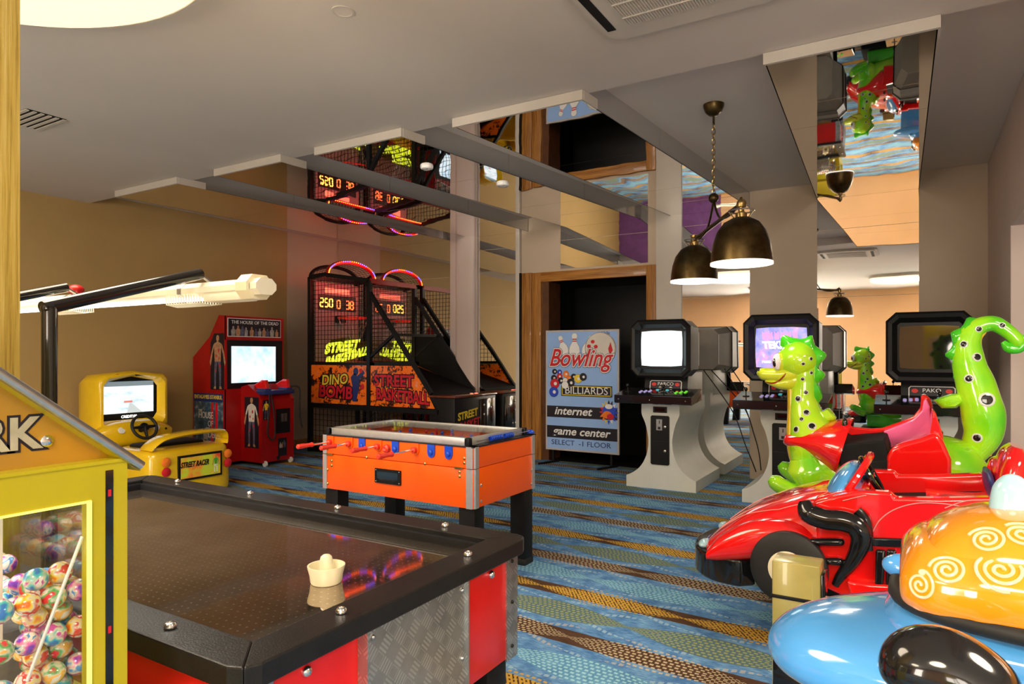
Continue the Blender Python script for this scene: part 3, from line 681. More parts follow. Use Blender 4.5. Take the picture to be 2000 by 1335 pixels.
# overhead light on two tube posts from the near rail
LY = 1.30
def arm(x):
    x0_ = x + .04 if x > -2 else x
    B().tube([(x0_, HY0 + .02, .34), (x0_, HY0 + .02, 1.462)], .0175, 14).obj('light_post', 'black_gloss', t)
    B().tube([(x0_, HY0 + .006, 1.462), (x - .04, LY - .02, 1.60)], .0175, 14).obj('light_arm', 'black_gloss', t)
    B().ball((x0_, HY0 + .018, 1.462), .0178, 14, 8).obj('post_elbow', 'black_gloss', t)
    B().tube([(x - .04, LY - .045, 1.575), (x - .04, LY - .047, 1.598), (x - .04, LY - .02, 1.598), (x - .04, LY + .02, 1.575)], .006, 6).obj('clamp', 'steel', t)
arm(-1.865); arm(-2.68)
def hexa(r, zz, ry=None):   # octagonal outline of the lamp housing in the YZ plane
    ry = ry or r * .75; return [(-r * .55, -ry), (r * .55, -ry), (r, -ry * .35), (r, ry * .35), (r * .55, ry), (-r * .55, ry), (-r, ry * .35), (-r, -ry * .35)]
fx = F((0, LY, 1.548), (0, 1, 0), (0, 0, 1))
fxs = lambda x, dz=0: F((x, LY, 1.548 + dz), (0, 1, 0), (0, 0, 1))
o = B().poly(fxs(-3.4), hexa(.036, 0, .024), 0, 1.78).obj('lamp_housing', 'lamp_cream', t, smooth=False)
B().poly(fxs(-1.70), hexa(.046, 0, .036), 0, .05).obj('end_cap', 'cream', o, smooth=False)
B().poly(fxs(-1.652), hexa(.036, 0, .027), 0, .004).obj('end_disc', 'cream', o, smooth=False)
B().box(-1.87, -1.70, LY - .034, LY + .034, 1.510, 1.535, .004).obj('lamp_tray', 'lamp_cream', o)
B().box(-3.3, -1.9, LY - .028, LY + .028, 1.521, 1.526).obj('lamp_tube', 'tube_lit', o)
for k in range(14):
    x = -2.00 + k * .0135 - .06
    B().tube([(x, LY - .037, 1.535), (x + .004, LY - .037, 1.508), (x + .006, LY, 1.502), (x + .004, LY + .037, 1.508), (x, LY + .037, 1.535)], .0024, 5).obj('grille_rib', 'lamp_cream', o)
for k in range(14):
    x = -2.72 + k * .0135 - .10
    B().tube([(x, LY - .037, 1.535), (x + .004, LY - .037, 1.508), (x + .006, LY, 1.502), (x + .004, LY + .037, 1.508), (x, LY + .037, 1.535)], .0024, 5).obj('grille_rib', 'lamp_cream', o)
for x in (-2.0, -2.68): B().poly(fxs(x), hexa(.0375, 0, .0255), 0, .02).obj('strap', 'steel', o, smooth=False)
light('hockey_glow', 'AREA', (-2.6, LY, 1.50), 12, (1, .96, .85), 1.3, .05, spread=radians(125), parent=t)
B().ball((-2.9, LY + .1, 1.61), .03, 16, 10, (1, 1, .7)).obj('beacon', 'red_dark', t)
# striker on the table
sx, sy, sz = -1.39, 1.315, HZT - .041
t = thing('air_hockey_striker', (sx, sy, sz), 'cream plastic striker resting on the air hockey table', 'striker')
B().lathe((sx, sy, sz), [(0, 0), (.040, 0), (.043, .004), (.045, .022), (.051, .044), (.051, .048), (.047, .048), (.041, .024), (.036, .018), (0, .018)], 36).obj('cup', 'cream', t)
B().lathe((sx, sy, sz), [(.0185, .015), (.0175, .062), (.015, .071), (.009, .076), (0, .078)], 28).obj('knob', 'cream', t)

# ================================================================== FOOTBALL TABLE
FX0, FX1, FY0, FY1 = -3.30, -2.11, 3.09, 3.80
t = thing('football_table', (-2.7, 3.44, 0), 'bright orange table football game with a glass top', 'game table')
A_ = .018
B().box(FX0, FX1, FY0, FY1, .478, .700, .002).obj('lower_cabinet', 'orange', t)
o = B().box(FX0, FX1, FY0, FY0 + .03, .704, .822, .002).box(FX0, FX1, FY1 - .03, FY1, .704, .822, .002).box(FX0, FX0 + .03, FY0, FY1, .704, .822, .002).box(FX1 - .03, FX1, FY0, FY1, .704, .822, .002).obj('upper_cabinet', 'orange', t)
B().box(FX0 + .03, FX1 - .03, FY0 + .03, FY1 - .03, .690, .704).obj('pitch', 'sage', t, smooth=False)
B().box(FX0 - .006, FX1 + .006, FY0 - .006, FY0 + .05, .822, .829).box(FX0 - .006, FX1 + .006, FY1 - .05, FY1 + .006, .822, .829).box(FX0 - .006, FX0 + .05, FY0, FY1, .822, .829).box(FX1 - .05, FX1 + .006, FY0, FY1, .822, .829).obj('rim_mat', 'ink', t)
for x, dx in ((FX0, -1), (FX1, 1)):
    for y, dy in ((FY0, -1), (FY1, 1)):
        for z0, z1 in ((.478, .700), (.704, .826)):
            b = B()
            b.poly(F((x, y, z0), (dx, 0, 0), (0, dy, 0)), [(-.012, .008), (-.045, .008), (-.045, 0), (0, -.045), (.008, -.045), (.008, -.012)], 0 if dx * dy > 0 else -(z1 - z0), (z1 - z0) if dx * dy > 0 else 0)
            b.obj('corner_strip', 'alu', t, smooth=False)
        lx0, lx1 = sorted((x - dx * .005, x - dx * .115)); ly0, ly1 = sorted((y - dy * .02, y - dy * .12))
        B().box(lx0, lx1, ly0, ly1, .03, .478, .004).obj('leg', 'black', t)
        B().box(lx0 - .004, lx1 + .004, ly0 - .004, ly1 + .004, 0, .04, .004).obj('foot', 'rubber', t)
GX0, GX1, GY0, GY1 = FX0 + .045, FX1 - .04, FY0 + .01, FY1 - .07
for a0, a1, b0, b1 in ((GX0, GX1, GY0, GY0 + .04), (GX0, GX1, GY1 - .03, GY1), (GX0, GX0 + .03, GY0, GY1), (GX1 - .03, GX1, GY0, GY1)):
    B().box(a0, a1, b0, b1, .829, .873, .003).obj('lid_frame', 'alu', t)
for x in (GX0, GX1):
    for y in (GY0, GY1): B().box(x - .014, x + .014, y - .014, y + .014, .829, .875, .004).obj('lid_corner', 'black', t)
B().box(GX0 + .02, GX1 - .02, GY0 + .02, GY1 - .02, .866, .870).obj('glass_lid', 'glass', t, smooth=False)
ff = F((0, FY0, 0), (1, 0, 0), (0, 0, 1))
def Xf(px): return at(px, 868, FY0)[0]
reds = [(647, .185), (684, .155), (740, .14), (812, .235)]
for px, L in reds:
    x = Xf(px)
    o = B().poly(ff, [(x - .027, .822), (x - .027, .775), (x - .018, .757), (x, .749), (x + .018, .757), (x + .027, .775), (x + .027, .822)], .001, .007).obj('bearing_plate', 'orange', t)
    B().cyl((x, FY0 - .007, .783), (x, FY0 - .03, .783), .018, 16).obj('bearing', 'red_plastic', o)
    rd = B().cyl((x, FY1 - .02, .783), (x - .0, FY0 - L, .783), .007, 10).obj('rod', 'chrome', t)
    B().lathe((x, FY0 - L + .03, .783), [(.010, 0), (.015, .004), (.015, .012), (.0125, .016), (.0125, .06), (.015, .075), (.015, .118), (.010, .124), (0, .124)], 16, (0, -1, 0)).obj('handle', 'red_plastic', rd)
for px in (708, 773, 843, 877):
    x = Xf(px)
    o = B().poly(ff, [(x - .027, .822), (x - .027, .772), (x - .018, .752), (x, .744), (x + .018, .752), (x + .027, .772), (x + .027, .822)], .001, .008).obj('bearing_plate', 'blue_plastic', t, label='blue rod bearing plate')
    B().lathe((x, FY0 - .008, .778), [(.017, 0), (.014, .010), (.006, .014), (0, .014)], 16, (0, -1, 0)).obj('bearing', 'blue_plastic', o)
    B().cyl((x, FY1 + .05, .778), (x, FY0 + .01, .778), .007, 10).obj('rod', 'chrome', t)
x = Xf(757)
B().lathe((x, FY0 - .002, .775), [(.026, 0), (.024, .02), (.014, .028), (.006, .026), (0, .020)], 20, (0, -1, 0)).obj('ball_cup', 'red_plastic', t)
# players on the rods, seen through the glass
for i, px in enumerate((647, 684, 708, 740, 773, 812, 843, 877)):
    x = Xf(px); nn = (1, 2, 3, 5, 5, 3, 2, 1)[i]; red = px in (647, 684, 740, 812)
    for j in range(nn):
        y = (FY0 + FY1) / 2 + (j - (nn - 1) / 2) * .11
        b = B().box(x - .008, x + .008, y - .014, y + .014, .762, .815, .004).ball((x, y, .828), .012, 10, 8).box(x - .005, x + .005, y - .009, y + .009, .715, .765, .003)
        b.obj('player', 'p_red' if red else 'blue_plastic', t, label='red figure' if red else 'blue figure')
# score counters on the end rail
fe = F((FX1 + .0, 0, 0), (0, 1, 0), (0, 0, 1))
B().cyl((FX1 - .022, GY0 + .06, .85), (FX1 - .022, FY1 - .02, .85), .003, 8).obj('score_rod', 'chrome', t)
for k in range(12):
    y = 3.30 + k * .019 + (.03 if k > 6 else 0)
    B().lathe((FX1 - .022, y, .85), [(.013, 0), (.015, .003), (.015, .011), (.013, .014), (.004, .014)], 12, (0, 1, 0)).obj('score_bead', 'blue_plastic', t)
B().lathe((FX1 - .03, FY1 - .01, .835), [(.03, 0), (.028, .01), (.018, .02), (0, .022)], 20).obj('ball_cup', 'blue_plastic', t, label='blue corner cup')
# coin plate, hinges and bolts
x0, x1 = Xf(734), Xf(784)
o = B().poly(ff, [(x0, .560), (x1, .560), (x1, .648), (x0, .648)], .001, .010).obj('ball_tray_frame', 'black', t)
xm = (x0 + x1) / 2; w_ = (x1 - x0) / 2
B().poly(ff, [(xm - w_ * .8, .59), (xm - w_ * .55, .578), (xm + w_ * .55, .578), (xm + w_ * .8, .59), (xm + w_ * .8, .632), (xm - w_ * .8, .632)], .006, .0112).obj('tray_opening', 'screen_off', o)
for u_, v_ in ((-.9, .57), (.9, .57), (-.9, .638), (.9, .638)): B().ball(ff.p(xm + u_ * w_, v_, .010), .004, 8, 6).obj('screw', 'chrome', o)
for px in (645, 897):
    xx = Xf(px); sgn = 1 if px < 700 else -1
    o = B().rect(ff, xx - .028, xx + .028, .696, .708, .001, .010).obj('latch', 'brass', t)
for px, zz in ((640, .60), (640, .51), (640, .735), (648, .66), (907, .76), (907, .735), (898, .68), (898, .655), (912, .58), (912, .51), (716, .706), (830, .706), (636, .665), (914, .665), (648, .63)):
    B().lathe((Xf(px), FY0 - .0005, zz), [(.009, 0), (.009, .003), (.006, .006), (0, .007)], 12, (0, -1, 0)).obj('bolt', 'brass', t)
for yy, zz in ((FY0 + .075, .60), (FY0 + .075, .51), (FY1 - .05, .60), (FY1 - .05, .51)):
    B().lathe((FX1 + .0005, yy, zz), [(.009, 0), (.009, .003), (.006, .006), (0, .007)], 12, (1, 0, 0)).obj('bolt', 'steel', t)

# ================================================================== CAPSULE MACHINE (front left)
CX1, CY1 = -1.21, .67; CX0, CY0 = -1.75, .10; EZ = 1.158
t = thing('capsule_vending_machine', ((CX0 + CX1) / 2, (CY0 + CY1) / 2, 0), 'yellow house-shaped capsule machine with a gabled top', 'vending machine')
fc = F((CX1, 0, 0), (0, 1, 0), (0, 0, 1))        # the face towards the hall
cy = (CY0 + CY1) / 2
WY0, WY1, WZ0, WZ1 = CY0 + .06, .608, .72, 1.098
b = B().box(CX0, CX1, CY0, CY1, 0, WZ0, .004)
b.obj('cabinet', 'yellow_box', t)
for x in (CX0, CX1 - .03):
    B().box(x, x + .03, CY0 + .03, WY0, WZ0, WZ1).box(x, x + .03, WY1, CY1, WZ0, WZ1).box(x, x + .03, CY0 + .03, CY1, WZ1, EZ).obj('window_frame', 'yellow_box', t, smooth=False)
B().box(CX0 + .031, CX0 + .06, CY1 - .03, CY1, WZ0, WZ1).box(CX1 - .06, CX1 - .031, CY1 - .03, CY1, WZ0, WZ1).box(CX0 + .031, CX1 - .031, CY1 - .03, CY1, WZ1, EZ).obj('window_frame', 'yellow_box', t, smooth=False)
B().box(CX0, CX1, CY0, CY0 + .03, WZ0, EZ).obj('window_frame', 'yellow_box', t, smooth=False)
B().box(CX0 + .03, CX1 - .03, CY0 + .03, CY1 - .03, WZ1 + .03, EZ).obj('inner_ceiling', 'white', t)
for x in (CX0 + .012, CX1 - .016): B().box(x, x + .004, WY0, WY1, WZ0, WZ1).obj('pane', 'acrylic', t, smooth=False)
B().box(CX0 + .06, CX1 - .06, CY1 - .016, CY1 - .012, WZ0, WZ1).obj('pane', 'acrylic', t, smooth=False)
B().rect(fc, WY1 - .0035, WY1 + .001, WZ0, WZ1, -.007, .002).rect(fc, WY0, WY1, WZ1 - .003, WZ1 + .001, -.007, .002).obj('window_seal', mat('lit_lime_seal', (.8, .8, .1), .4, emit=(.95, .9, .25), es=.7), t, smooth=False)  # seal glows by itself in place of the inside light on it
B().rect(fc, .632, .645, .55, EZ - .012, -.004, .001).obj('lamp_slot', 'black_gloss', t, smooth=False)
for zz in (1.10, .86): B().rect(fc, .636, .641, zz, zz + .012, .001, .002).obj('lamp_slot_light', 'p_red', t, smooth=False)
gp = [(CY0, EZ), (CY1, EZ), (cy, EZ + .225)]
B().poly(fc, gp, -(CX1 - CX0) + .03, -.03).obj('gable', varied('amber_gable_panel', (.42, .22, .015), .1, 4, rough=.16, coat=.8), t, smooth=False)
B().poly(fc, [(CY0, EZ), (CY1, EZ), (CY1, EZ + .006), (CY0, EZ + .006)], -.03, .002).obj('gable_sill', 'yellow_box', t, smooth=False)
sl = .225 / (CY1 - cy)
for s in (1, -1):
    e0, e1_ = (cy, EZ + .237), (cy + s * (CY1 - cy + .022), EZ + .237 - sl * (CY1 - cy + .022))
    vs = []
    B().poly(fc, [e0, e1_, (e1_[0], e1_[1] - .016), (e0[0], e0[1] - .016)], -(CX1 - CX0) - .01, .004).obj('roof', 'yellow_box', t, smooth=False)
    B().tube([fc.p(e0[0], e0[1] - .006, .006), fc.p(e1_[0], e1_[1] - .006, .006)], .0085, 10).obj('roof_edge', 'steel', t, smooth=True)
text('lettering', 'PARK', F((CX1 - .03, .457, 1.218), (0, 1, 0), (0, 0, 1)), .072, 'ink', t, w=.0005, ext=.0005, bold=.006, sx=.98)
text('lettering', 'PARK', F((CX1 - .03, .457, 1.218), (0, 1, 0), (0, 0, 1)), .072, varied('silver_letter', (.45, .42, .30), .2, 20, rough=.3), t, w=.0015, ext=.0005, bold=.002, sx=.98)
B().lathe((CX1 - .03, .553, 1.205), [(.010, 0), (.010, .003), (.006, .006), (0, .006)], 18, (1, 0, 0)).obj('screw', 'chrome', t)
B().cyl((CX1 - .10, .50, WZ0), (CX1 - .10, .50, WZ1 + .03), .012, 12).obj('lamp_tube', 'lit_off', t)
B().box(CX1 - .16, CX1 - .13, .505, .53, WZ0 + .1, WZ1 + .03).obj('inner_post', 'offwhite', t)
B().tube([(CX1 - .02, .604, 1.035), (CX1 - .02, .520, .82)], .0028, 6).obj('divider_rod', 'white', t)
light('capsule_glow', 'AREA', ((CX0 + CX1) / 2, .45, WZ1 + .02), 1.6, (1, .95, .8), .3, parent=t)
# the heap of capsules
random.seed(3); balls = []; R0 = .0195
pts = []
ix = 0
z = WZ0 + R0
layer = 0
while z < .975:
    top = z
    for i in range(13):
        for j in range(14):
            x = CX0 + .055 + (i + .5 * (layer % 2)) * R0 * 2.02 + random.uniform(-.0008, .0008)
            y = WY0 + .02 + (j + .5 * (layer % 2)) * R0 * 2.02 + random.uniform(-.0008, .0008)
            if x > CX1 - .045 or y > CY1 - .045: continue
            hgt = .955 + .03 * sin(x * 14) * cos(y * 11) - max(0, .42 - y) * .3
            if z > hgt: continue
            # only what the window can show: the outer shells and the top
            if x < CX1 - .165 and z < hgt - .062: continue
            if y < .42: continue
            if x > CX1 - .19 and x < CX1 - .07 and .47 < y < .55: continue
            if z < .76 or (x < CX1 - .17 + R0 and z < .86 + R0): continue
            pts.append((x, y, z + random.uniform(-.001, .001)))
    z += R0 * 1.66; layer += 1
print('capsules', len(pts))
protos = {}
for i, p in enumerate(pts):
    nm, m_ = CAPS[i % 4]
    lab = 'small glossy capsule swirled %s, heaped in the yellow machine' % nm
    if nm not in protos:
        o = B().ball((0, 0, 0), R0, 16, 10).obj('toy_capsule', m_); protos[nm] = o
    else: o = protos[nm].copy(); COL.objects.link(o)
    o.location = p; o.rotation_euler = (random.uniform(0, 6), random.uniform(0, 6), random.uniform(0, 6))
    tag(o, lab, 'capsule', 'capsules swirled %s' % nm)
B().box(CX0 + .035, CX1 - .18, .40, CY1 - .04, WZ0, .85).obj('inner_ramp', 'p_grey', t, smooth=False)
# ================================================================== SHOOTING CABINET (red)
RX, RY0, RY1 = -7.02, 5.05, 5.90
t = thing('shooting_cabinet', (-7.1, 5.48, 0), 'tall red shooting game cabinet with white lit screen and two guns', 'arcade machine')
fs = F((0, RY0, 0), (1, 0, 0), (0, 0, 1)); ff = F((RX, 0, 0), (0, 1, 0), (0, 0, 1))
prof = [(-7.66, .04), (RX, .04), (RX, 1.81), (-7.15, 1.82), (-7.33, 1.56), (-7.66, 1.31)]
B().poly(fs, prof, -.02, 0).obj('side_panel', 'red_dark', t, smooth=False)
B().poly(fs, prof, -(RY1 - RY0), -(RY1 - RY0) + .02).obj('side_panel', 'red_dark', t, smooth=False)
B().poly(fs, [(-7.64, .05), (RX - .02, .05), (RX - .02, 1.80), (-7.15, 1.80), (-7.33, 1.55), (-7.64, 1.30)], -(RY1 - RY0) + .02, -.02).obj('body', 'red_dark', t, smooth=False)
B().rect(ff, RY0, RY1, .05, .93, -.02, .001).obj('front_panel', 'red_dark', t, smooth=False)
B().rect(ff, RY0 + .0, RY1 - .0, 1.52, 1.81, -.02, .004).obj('marquee_panel', 'red_dark', t, smooth=False)
B().rect(ff, RY0 + .02, RY1 - .05, 1.56, 1.785, .004, .008).obj('marquee_border', 'white', t, smooth=False)
mq = B().rect(ff, RY0 + .028, RY1 - .058, 1.568, 1.777, .008, .010).obj('marquee', 'ink', t, smooth=False)
text('lettering', 'THE HOUSE OF THE DEAD', F(ff.p((RY0 + RY1) / 2 - .01, 1.735), (0, 1, 0)), .058, 'white', mq, w=.011)
rnd = random.Random(5)
def crowd(fr_, x0, x1, z0, n, h, par, w=.011):
    b = B()
    for k in range(n):
        x = x0 + (x1 - x0) * (k + .5) / n + rnd.uniform(-.01, .01); hh = h * rnd.uniform(.7, 1); b.m(k % 3)
        b.ell(fr_, x, z0 + hh, hh * .13, hh * .17, w, w + .001, 10)
        b.poly(fr_, [(x - hh * .25, z0), (x + hh * .25, z0), (x + hh * .3, z0 + hh * .7), (x + hh * .12, z0 + hh * .86), (x - hh * .12, z0 + hh * .86), (x - hh * .3, z0 + hh * .65)], w, w + .001)
    return b.obj('printed_crowd', ['p_grey', 'p_skin', 'p_jean'], par, smooth=False)
crowd(ff, RY0 + .06, RY1 - .09, 1.57, 11, .11, mq)
# monitor recess: bezel and convex screen
o = B().rect(ff, RY0 + .02, RY1 - .02, .93, 1.52, -.02, .002).obj('bezel', 'black', t, smooth=False)
B().rect(ff, RY0 + .075, RY1 - .13, 1.00, 1.445, .002, .008).obj('screen', 'screen_blue', t, smooth=False)
# prints on the side
def figure(fr_, cx_, z0, h, par, top='offwhite', legs='p_jean', lean=0, bg=None, w=.002):
    b = B()
    def pt(u, v): return (cx_ + (u + lean * v) * h, z0 + v * h)
    b.m(2).ell(fr_, *pt(0, .925), h * .042, h * .058, w, w + .0012, 14)
    b.poly(fr_, [pt(-.02, .80), pt(.02, .80), pt(.02, .89), pt(-.02, .89)], w, w + .001)
    b.m(0).poly(fr_, [pt(-.085, .50), pt(.085, .50), pt(.10, .74), pt(.115, .82), pt(.03, .86), pt(-.03, .86), pt(-.115, .82), pt(-.10, .74)], w, w + .0012)
    for s in (-1, 1):
        b.m(0).poly(fr_, [pt(s * .09, .82), pt(s * .13, .80), pt(s * .19, .64), pt(s * .15, .63)], w, w + .001)
        b.m(2).poly(fr_, [pt(s * .15, .64), pt(s * .19, .645), pt(s * .23, .48), pt(s * .205, .42), pt(s * .18, .49)], w, w + .001)
        b.m(1).poly(fr_, [pt(s * .005, .51), pt(s * .088, .51), pt(s * .10, .26), pt(s * .095, .05), pt(s * .05, .05), pt(s * .045, .26)], w, w + .001)
        b.m(2).poly(fr_, [pt(s * .05, .05), pt(s * .095, .05), pt(s * .12, .0), pt(s * .05, .0)], w, w + .001)
    for u, v, r_ in ((.03, .70, .022), (-.045, .60, .018), (.05, .56, .014), (-.06, .33, .016), (.06, .42, .02)): b.m(3).ell(fr_, *pt(u, v), r_ * h, r_ * h * 1.7, w + .0012, w + .0018, 8)
    return b.obj('printed_figure', [top, legs, 'p_skin', 'p_red'], par, smooth=False)
xa, xb = -7.31, -7.05
pn = B().poly(fs, [(xa, .92), (xb, .92), (xb, 1.60), (xa + .07, 1.60), (xa, 1.48)], .0, .002).obj('side_print', 'ink', t, smooth=False)
figure(fs, (xa + xb) / 2 + .01, .93, .66, pn, 'p_skin', 'p_jean')
pn = B().rect(fs, -7.64, -7.07, .22, .87, 0, .002).obj('side_poster', 'storm', t, smooth=False)
B().rect(fs, -7.64, -7.07, .77, .87, .002, .003).obj('banner', 'p_navy', pn, smooth=False)
text('lettering', 'ENTAGAMES ISTANBUL', F(fs.p(-7.355, .825)), .066, 'p_yellow', pn, w=.0035, sx=.78, bold=.001)
for s, z_, sz_, x_ in (('THE', .655, .05, -7.51), ('HOUSE', .60, .115, -7.40), ('OF', .50, .10, -7.31), ('THE', .435, .05, -7.36), ('DEAD', .37, .12, -7.23)):
    text('lettering', s, F(fs.p(x_, z_)), sz_, 'offwhite', pn, w=.0035, sx=.78)
B().rect(fs, -7.30, -7.255, .26, .76, .002, .003).rect(fs, -7.215, -7.17, .26, .76, .002, .003).obj('numeral', 'p_red', pn, smooth=False)
B().ell(fs, -7.40, .36, .05, .07, .002, .003).poly(fs, [(-7.52, .22), (-7.28, .22), (-7.32, .29), (-7.40, .31), (-7.48, .29)], .002, .003).obj('printed_portrait', 'p_grey', pn, smooth=False)
# gun console in front
QY0, QY1, QX = 5.26, 5.74, -6.64
fq = F((0, QY0, 0), (1, 0, 0), (0, 0, 1)); fqf = F((QX, 0, 0), (0, 1, 0), (0, 0, 1))
B().poly(fq, [(RX, .05), (QX, .05), (QX, .80), (QX - .06, .86), (RX + .13, .98), (RX, .95)], -(QY1 - QY0), 0).obj('console', 'red_dark', t, smooth=False)
o = B().rect(fq, RX + .07, QX - .05, .22, .83, 0, .002).obj('side_print', 'ink', t, smooth=False)
figure(fq, (RX + QX) / 2 + .01, .235, .60, o, 'offwhite', 'p_jean')
B().rect(fqf, QY0 + .21, QY0 + .42, .38, .68, 0, .004).obj('coin_plate', 'black', t)
for k in range(2): B().rect(fqf, QY0 + .285 + k * .05, QY0 + .32 + k * .05, .52, .62, .004, .008).obj('coin_slot', 'steel', t)
o = B().rect(fqf, QY0 + .24, QY0 + .37, .10, .32, 0, .002).obj('instruction_card', 'ink', t, smooth=False)
crowd(fqf, QY0 + .25, QY0 + .36, .20, 3, .08, o, .003)
o = B().rect(fqf, QY0 + .02, QY0 + .11, .56, .80, 0, .002).obj('instruction_card', 'ink', t, smooth=False)
figure(fqf, QY0 + .065, .57, .22, o, 'p_yellow', 'p_jean')
B().box(RX + .05, QX + .02, QY0 + .02, QY1 - .0, .86, .91, .01).obj('gun_tray', 'p_navy', t)
for y in (QY0 + .10, QY1 - .06):
    B().box(RX + .16, QX - .0, y - .045, y + .045, .885, .935, .012).obj('holster', 'p_navy', t)
    g = B()
    def gp(u, v, w=0): return Vector((QX - .10 + u, y + w, .97 + v))
    fg = F((QX - .10, y - .02, .965), (1, 0, .35), (-.35, 0, 1))
    g.poly(fg, [(-.15, -.02), (-.02, -.035), (.02, -.11), (.075, -.11), (.07, .0), (.085, .045), (.02, .07), (-.15, .055)], -.045, 0)
    go = g.obj('gun', 'red_gloss', t, smooth=False)
    md = go.modifiers.new('b', 'BEVEL'); md.width = .008; md.segments = 2
    B().poly(fg, [(-.17, .0), (-.14, .0), (-.14, .04), (-.17, .04)], -.036, -.01).obj('muzzle', 'black', go, smooth=False)
B().tube(spline([(QX + .01, QY0 + .10, .88), (QX + .03, QY0 + .09, .70), (QX + .03, QY0 + .06, .42), (QX + .04, QY0 + .11, .32), (QX + .03, QY0 + .17, .36), (QX + .03, QY0 + .16, .60), (QX + .01, QY0 + .13, .86)], 8), .009, 8).obj('gun_cable', 'rubber', t)
B().tube(spline([(QX - .02, QY1 - .04, .95), (QX + .05, QY1 + .04, .93), (QX + .05, QY1 + .05, .75), (QX + .04, QY1 + .07, .55), (QX + .04, QY1 + .10, .42)], 8), .010, 8).obj('gun_cable', 'rubber', t)
for y in (QY0 + .05, QY1 - .05): B().cyl((QX + .0, y - .012, .035), (QX + .0, y + .012, .035), .035, 16).obj('caster', 'white', t)
for y in (RY0 + .08, RY1 - .08): B().cyl((-7.5, y - .012, .03), (-7.5, y + .012, .03), .03, 12).obj('caster', 'white', t)
B().lathe((QX + .001, (QY0 + QY1) / 2, .085), [(.025, 0), (.025, .004), (.018, .004), (0, .002)], 16, (1, 0, 0)).obj('cable_port', 'ink', t)

# ================================================================== YELLOW RACER
t = thing('racing_cabinet', (-6.6, 3.9, 0), 'yellow sit-down racing game with hooded screen and steering wheel', 'arcade machine')
SX, SY0, SY1 = -5.82, 3.44, 4.26
fr = F((SX, 0, 0), (0, 1, 0), (0, 0, 1))
# rear body with rounded corners, lofted upwards
def slabz(b, pts): return b.loft(pts, side=(0, 1, 0), fixed=(1, 0, 0), e=6, seg=40, sub=3)
slabz(B(), [(-6.15, 3.85, .02, .32, .425), (-6.15, 3.85, .05, .335, .435), (-6.15, 3.85, .22, .335, .435), (-6.16, 3.85, .40, .33, .425), (-6.17, 3.85, .455, .315, .405), (-6.18, 3.85, .47, .27, .36)]).obj('seat_shell', 'yellow', t)
B().box(-6.40, -6.10, 3.55, 4.15, .44, .50, .03).obj('seat', 'black_mat', t)
# spoiler bridge
sp = [(SX - .13, SY0 + .03, .47), (SX - .10, SY0 + .06, .52), (SX - .08, SY0 + .16, .575), (SX - .07, 3.85, .60), (SX - .08, SY1 - .12, .595), (SX - .09, SY1 - .05, .57), (SX - .12, SY1 - .02, .50), (SX - .13, SY1 - .02, .46)]
b = B(); S_ = spline(sp, 5)
for i in range(len(S_) - 1): pass
vs, fs_ = [], []
for i, p in enumerate(S_):
    q = S_[min(i + 1, len(S_) - 1)] - S_[max(i - 1, 0)]; q.normalize(); up = Vector((1, 0, 0)).cross(q) * -1
    if up.z < 0 and abs(q.z) < .9: up = -up
    for a_, c2 in ((-.10, -.016), (.06, -.016), (.085, 0), (.06, .016), (-.10, .016), (-.12, 0)): vs.append(p + Vector((a_, 0, 0)) + up * c2)
for i in range(len(S_) - 1): fs_ += [(i * 6 + k, i * 6 + (k + 1) % 6, i * 6 + 6 + (k + 1) % 6, i * 6 + 6 + k) for k in range(6)]
fs_ += [tuple(range(6)), tuple(range((len(S_) - 1) * 6, len(S_) * 6))]
B().add(vs, fs_).obj('spoiler', 'yellow', t, angle=60)
o = B().rect(fr, SY0 + .24, SY1 - .13, .17, .405, .0, .022).obj('sticker_frame', 'black', t)
st = B().rect(fr, SY0 + .26, SY1 - .15, .19, .385, .022, .024).obj('sticker', 'sticker', t, smooth=False)
text('lettering', 'STREET RACER', F(fr.p(3.84, .315), (0, 1, 0)), .07, 'ink', st, w=.026, shear=.3, sx=.62, bold=.002)
figure(fr, SY1 - .20, .20, .17, st, 'p_green', 'white', w=.025)
for y in (SY0 + .13, SY1 - .055):
    B().lathe((SX + .005, y, .365), [(.043, 0), (.042, .006), (.03, .013), (0, .016)], 24, (1, 0, 0)).obj('tail_light', 'p_orange', t)
    B().lathe((SX + .005, y, .275), [(.043, 0), (.042, .006), (.03, .013), (0, .016)], 24, (1, 0, 0)).obj('tail_light', 'p_red', t, label='dark red tail light')
# low side bodies and floor pan to the dashboard
for y in (3.50, 4.20): B().loft([(-6.2, y, .22, .22, .07), (-6.5, y, .23, .23, .07), (-6.8, y, .22, .22, .07), (-7.2, y, .30, .30, .07)], side=(0, 1, 0), e=4).obj('side_sill', 'yellow', t)
B().box(-7.2, -6.3, 3.5, 4.2, .02, .12).obj('floor_pan', 'black_mat', t)
B().tube([(-6.48 + .11 * cos(a), 3.437, .11 + .11 * sin(a)) for a in (pi * k / 12 for k in range(13))], .02, 8).obj('wheel_arch', 'black', t)
B().lathe((-6.48, 3.43, .105), [(.095, 0), (.09, .02), (.05, .02), (.045, .01), (0, .01)], 24, (0, -1, 0)).obj('mock_wheel', 'rubber', t)
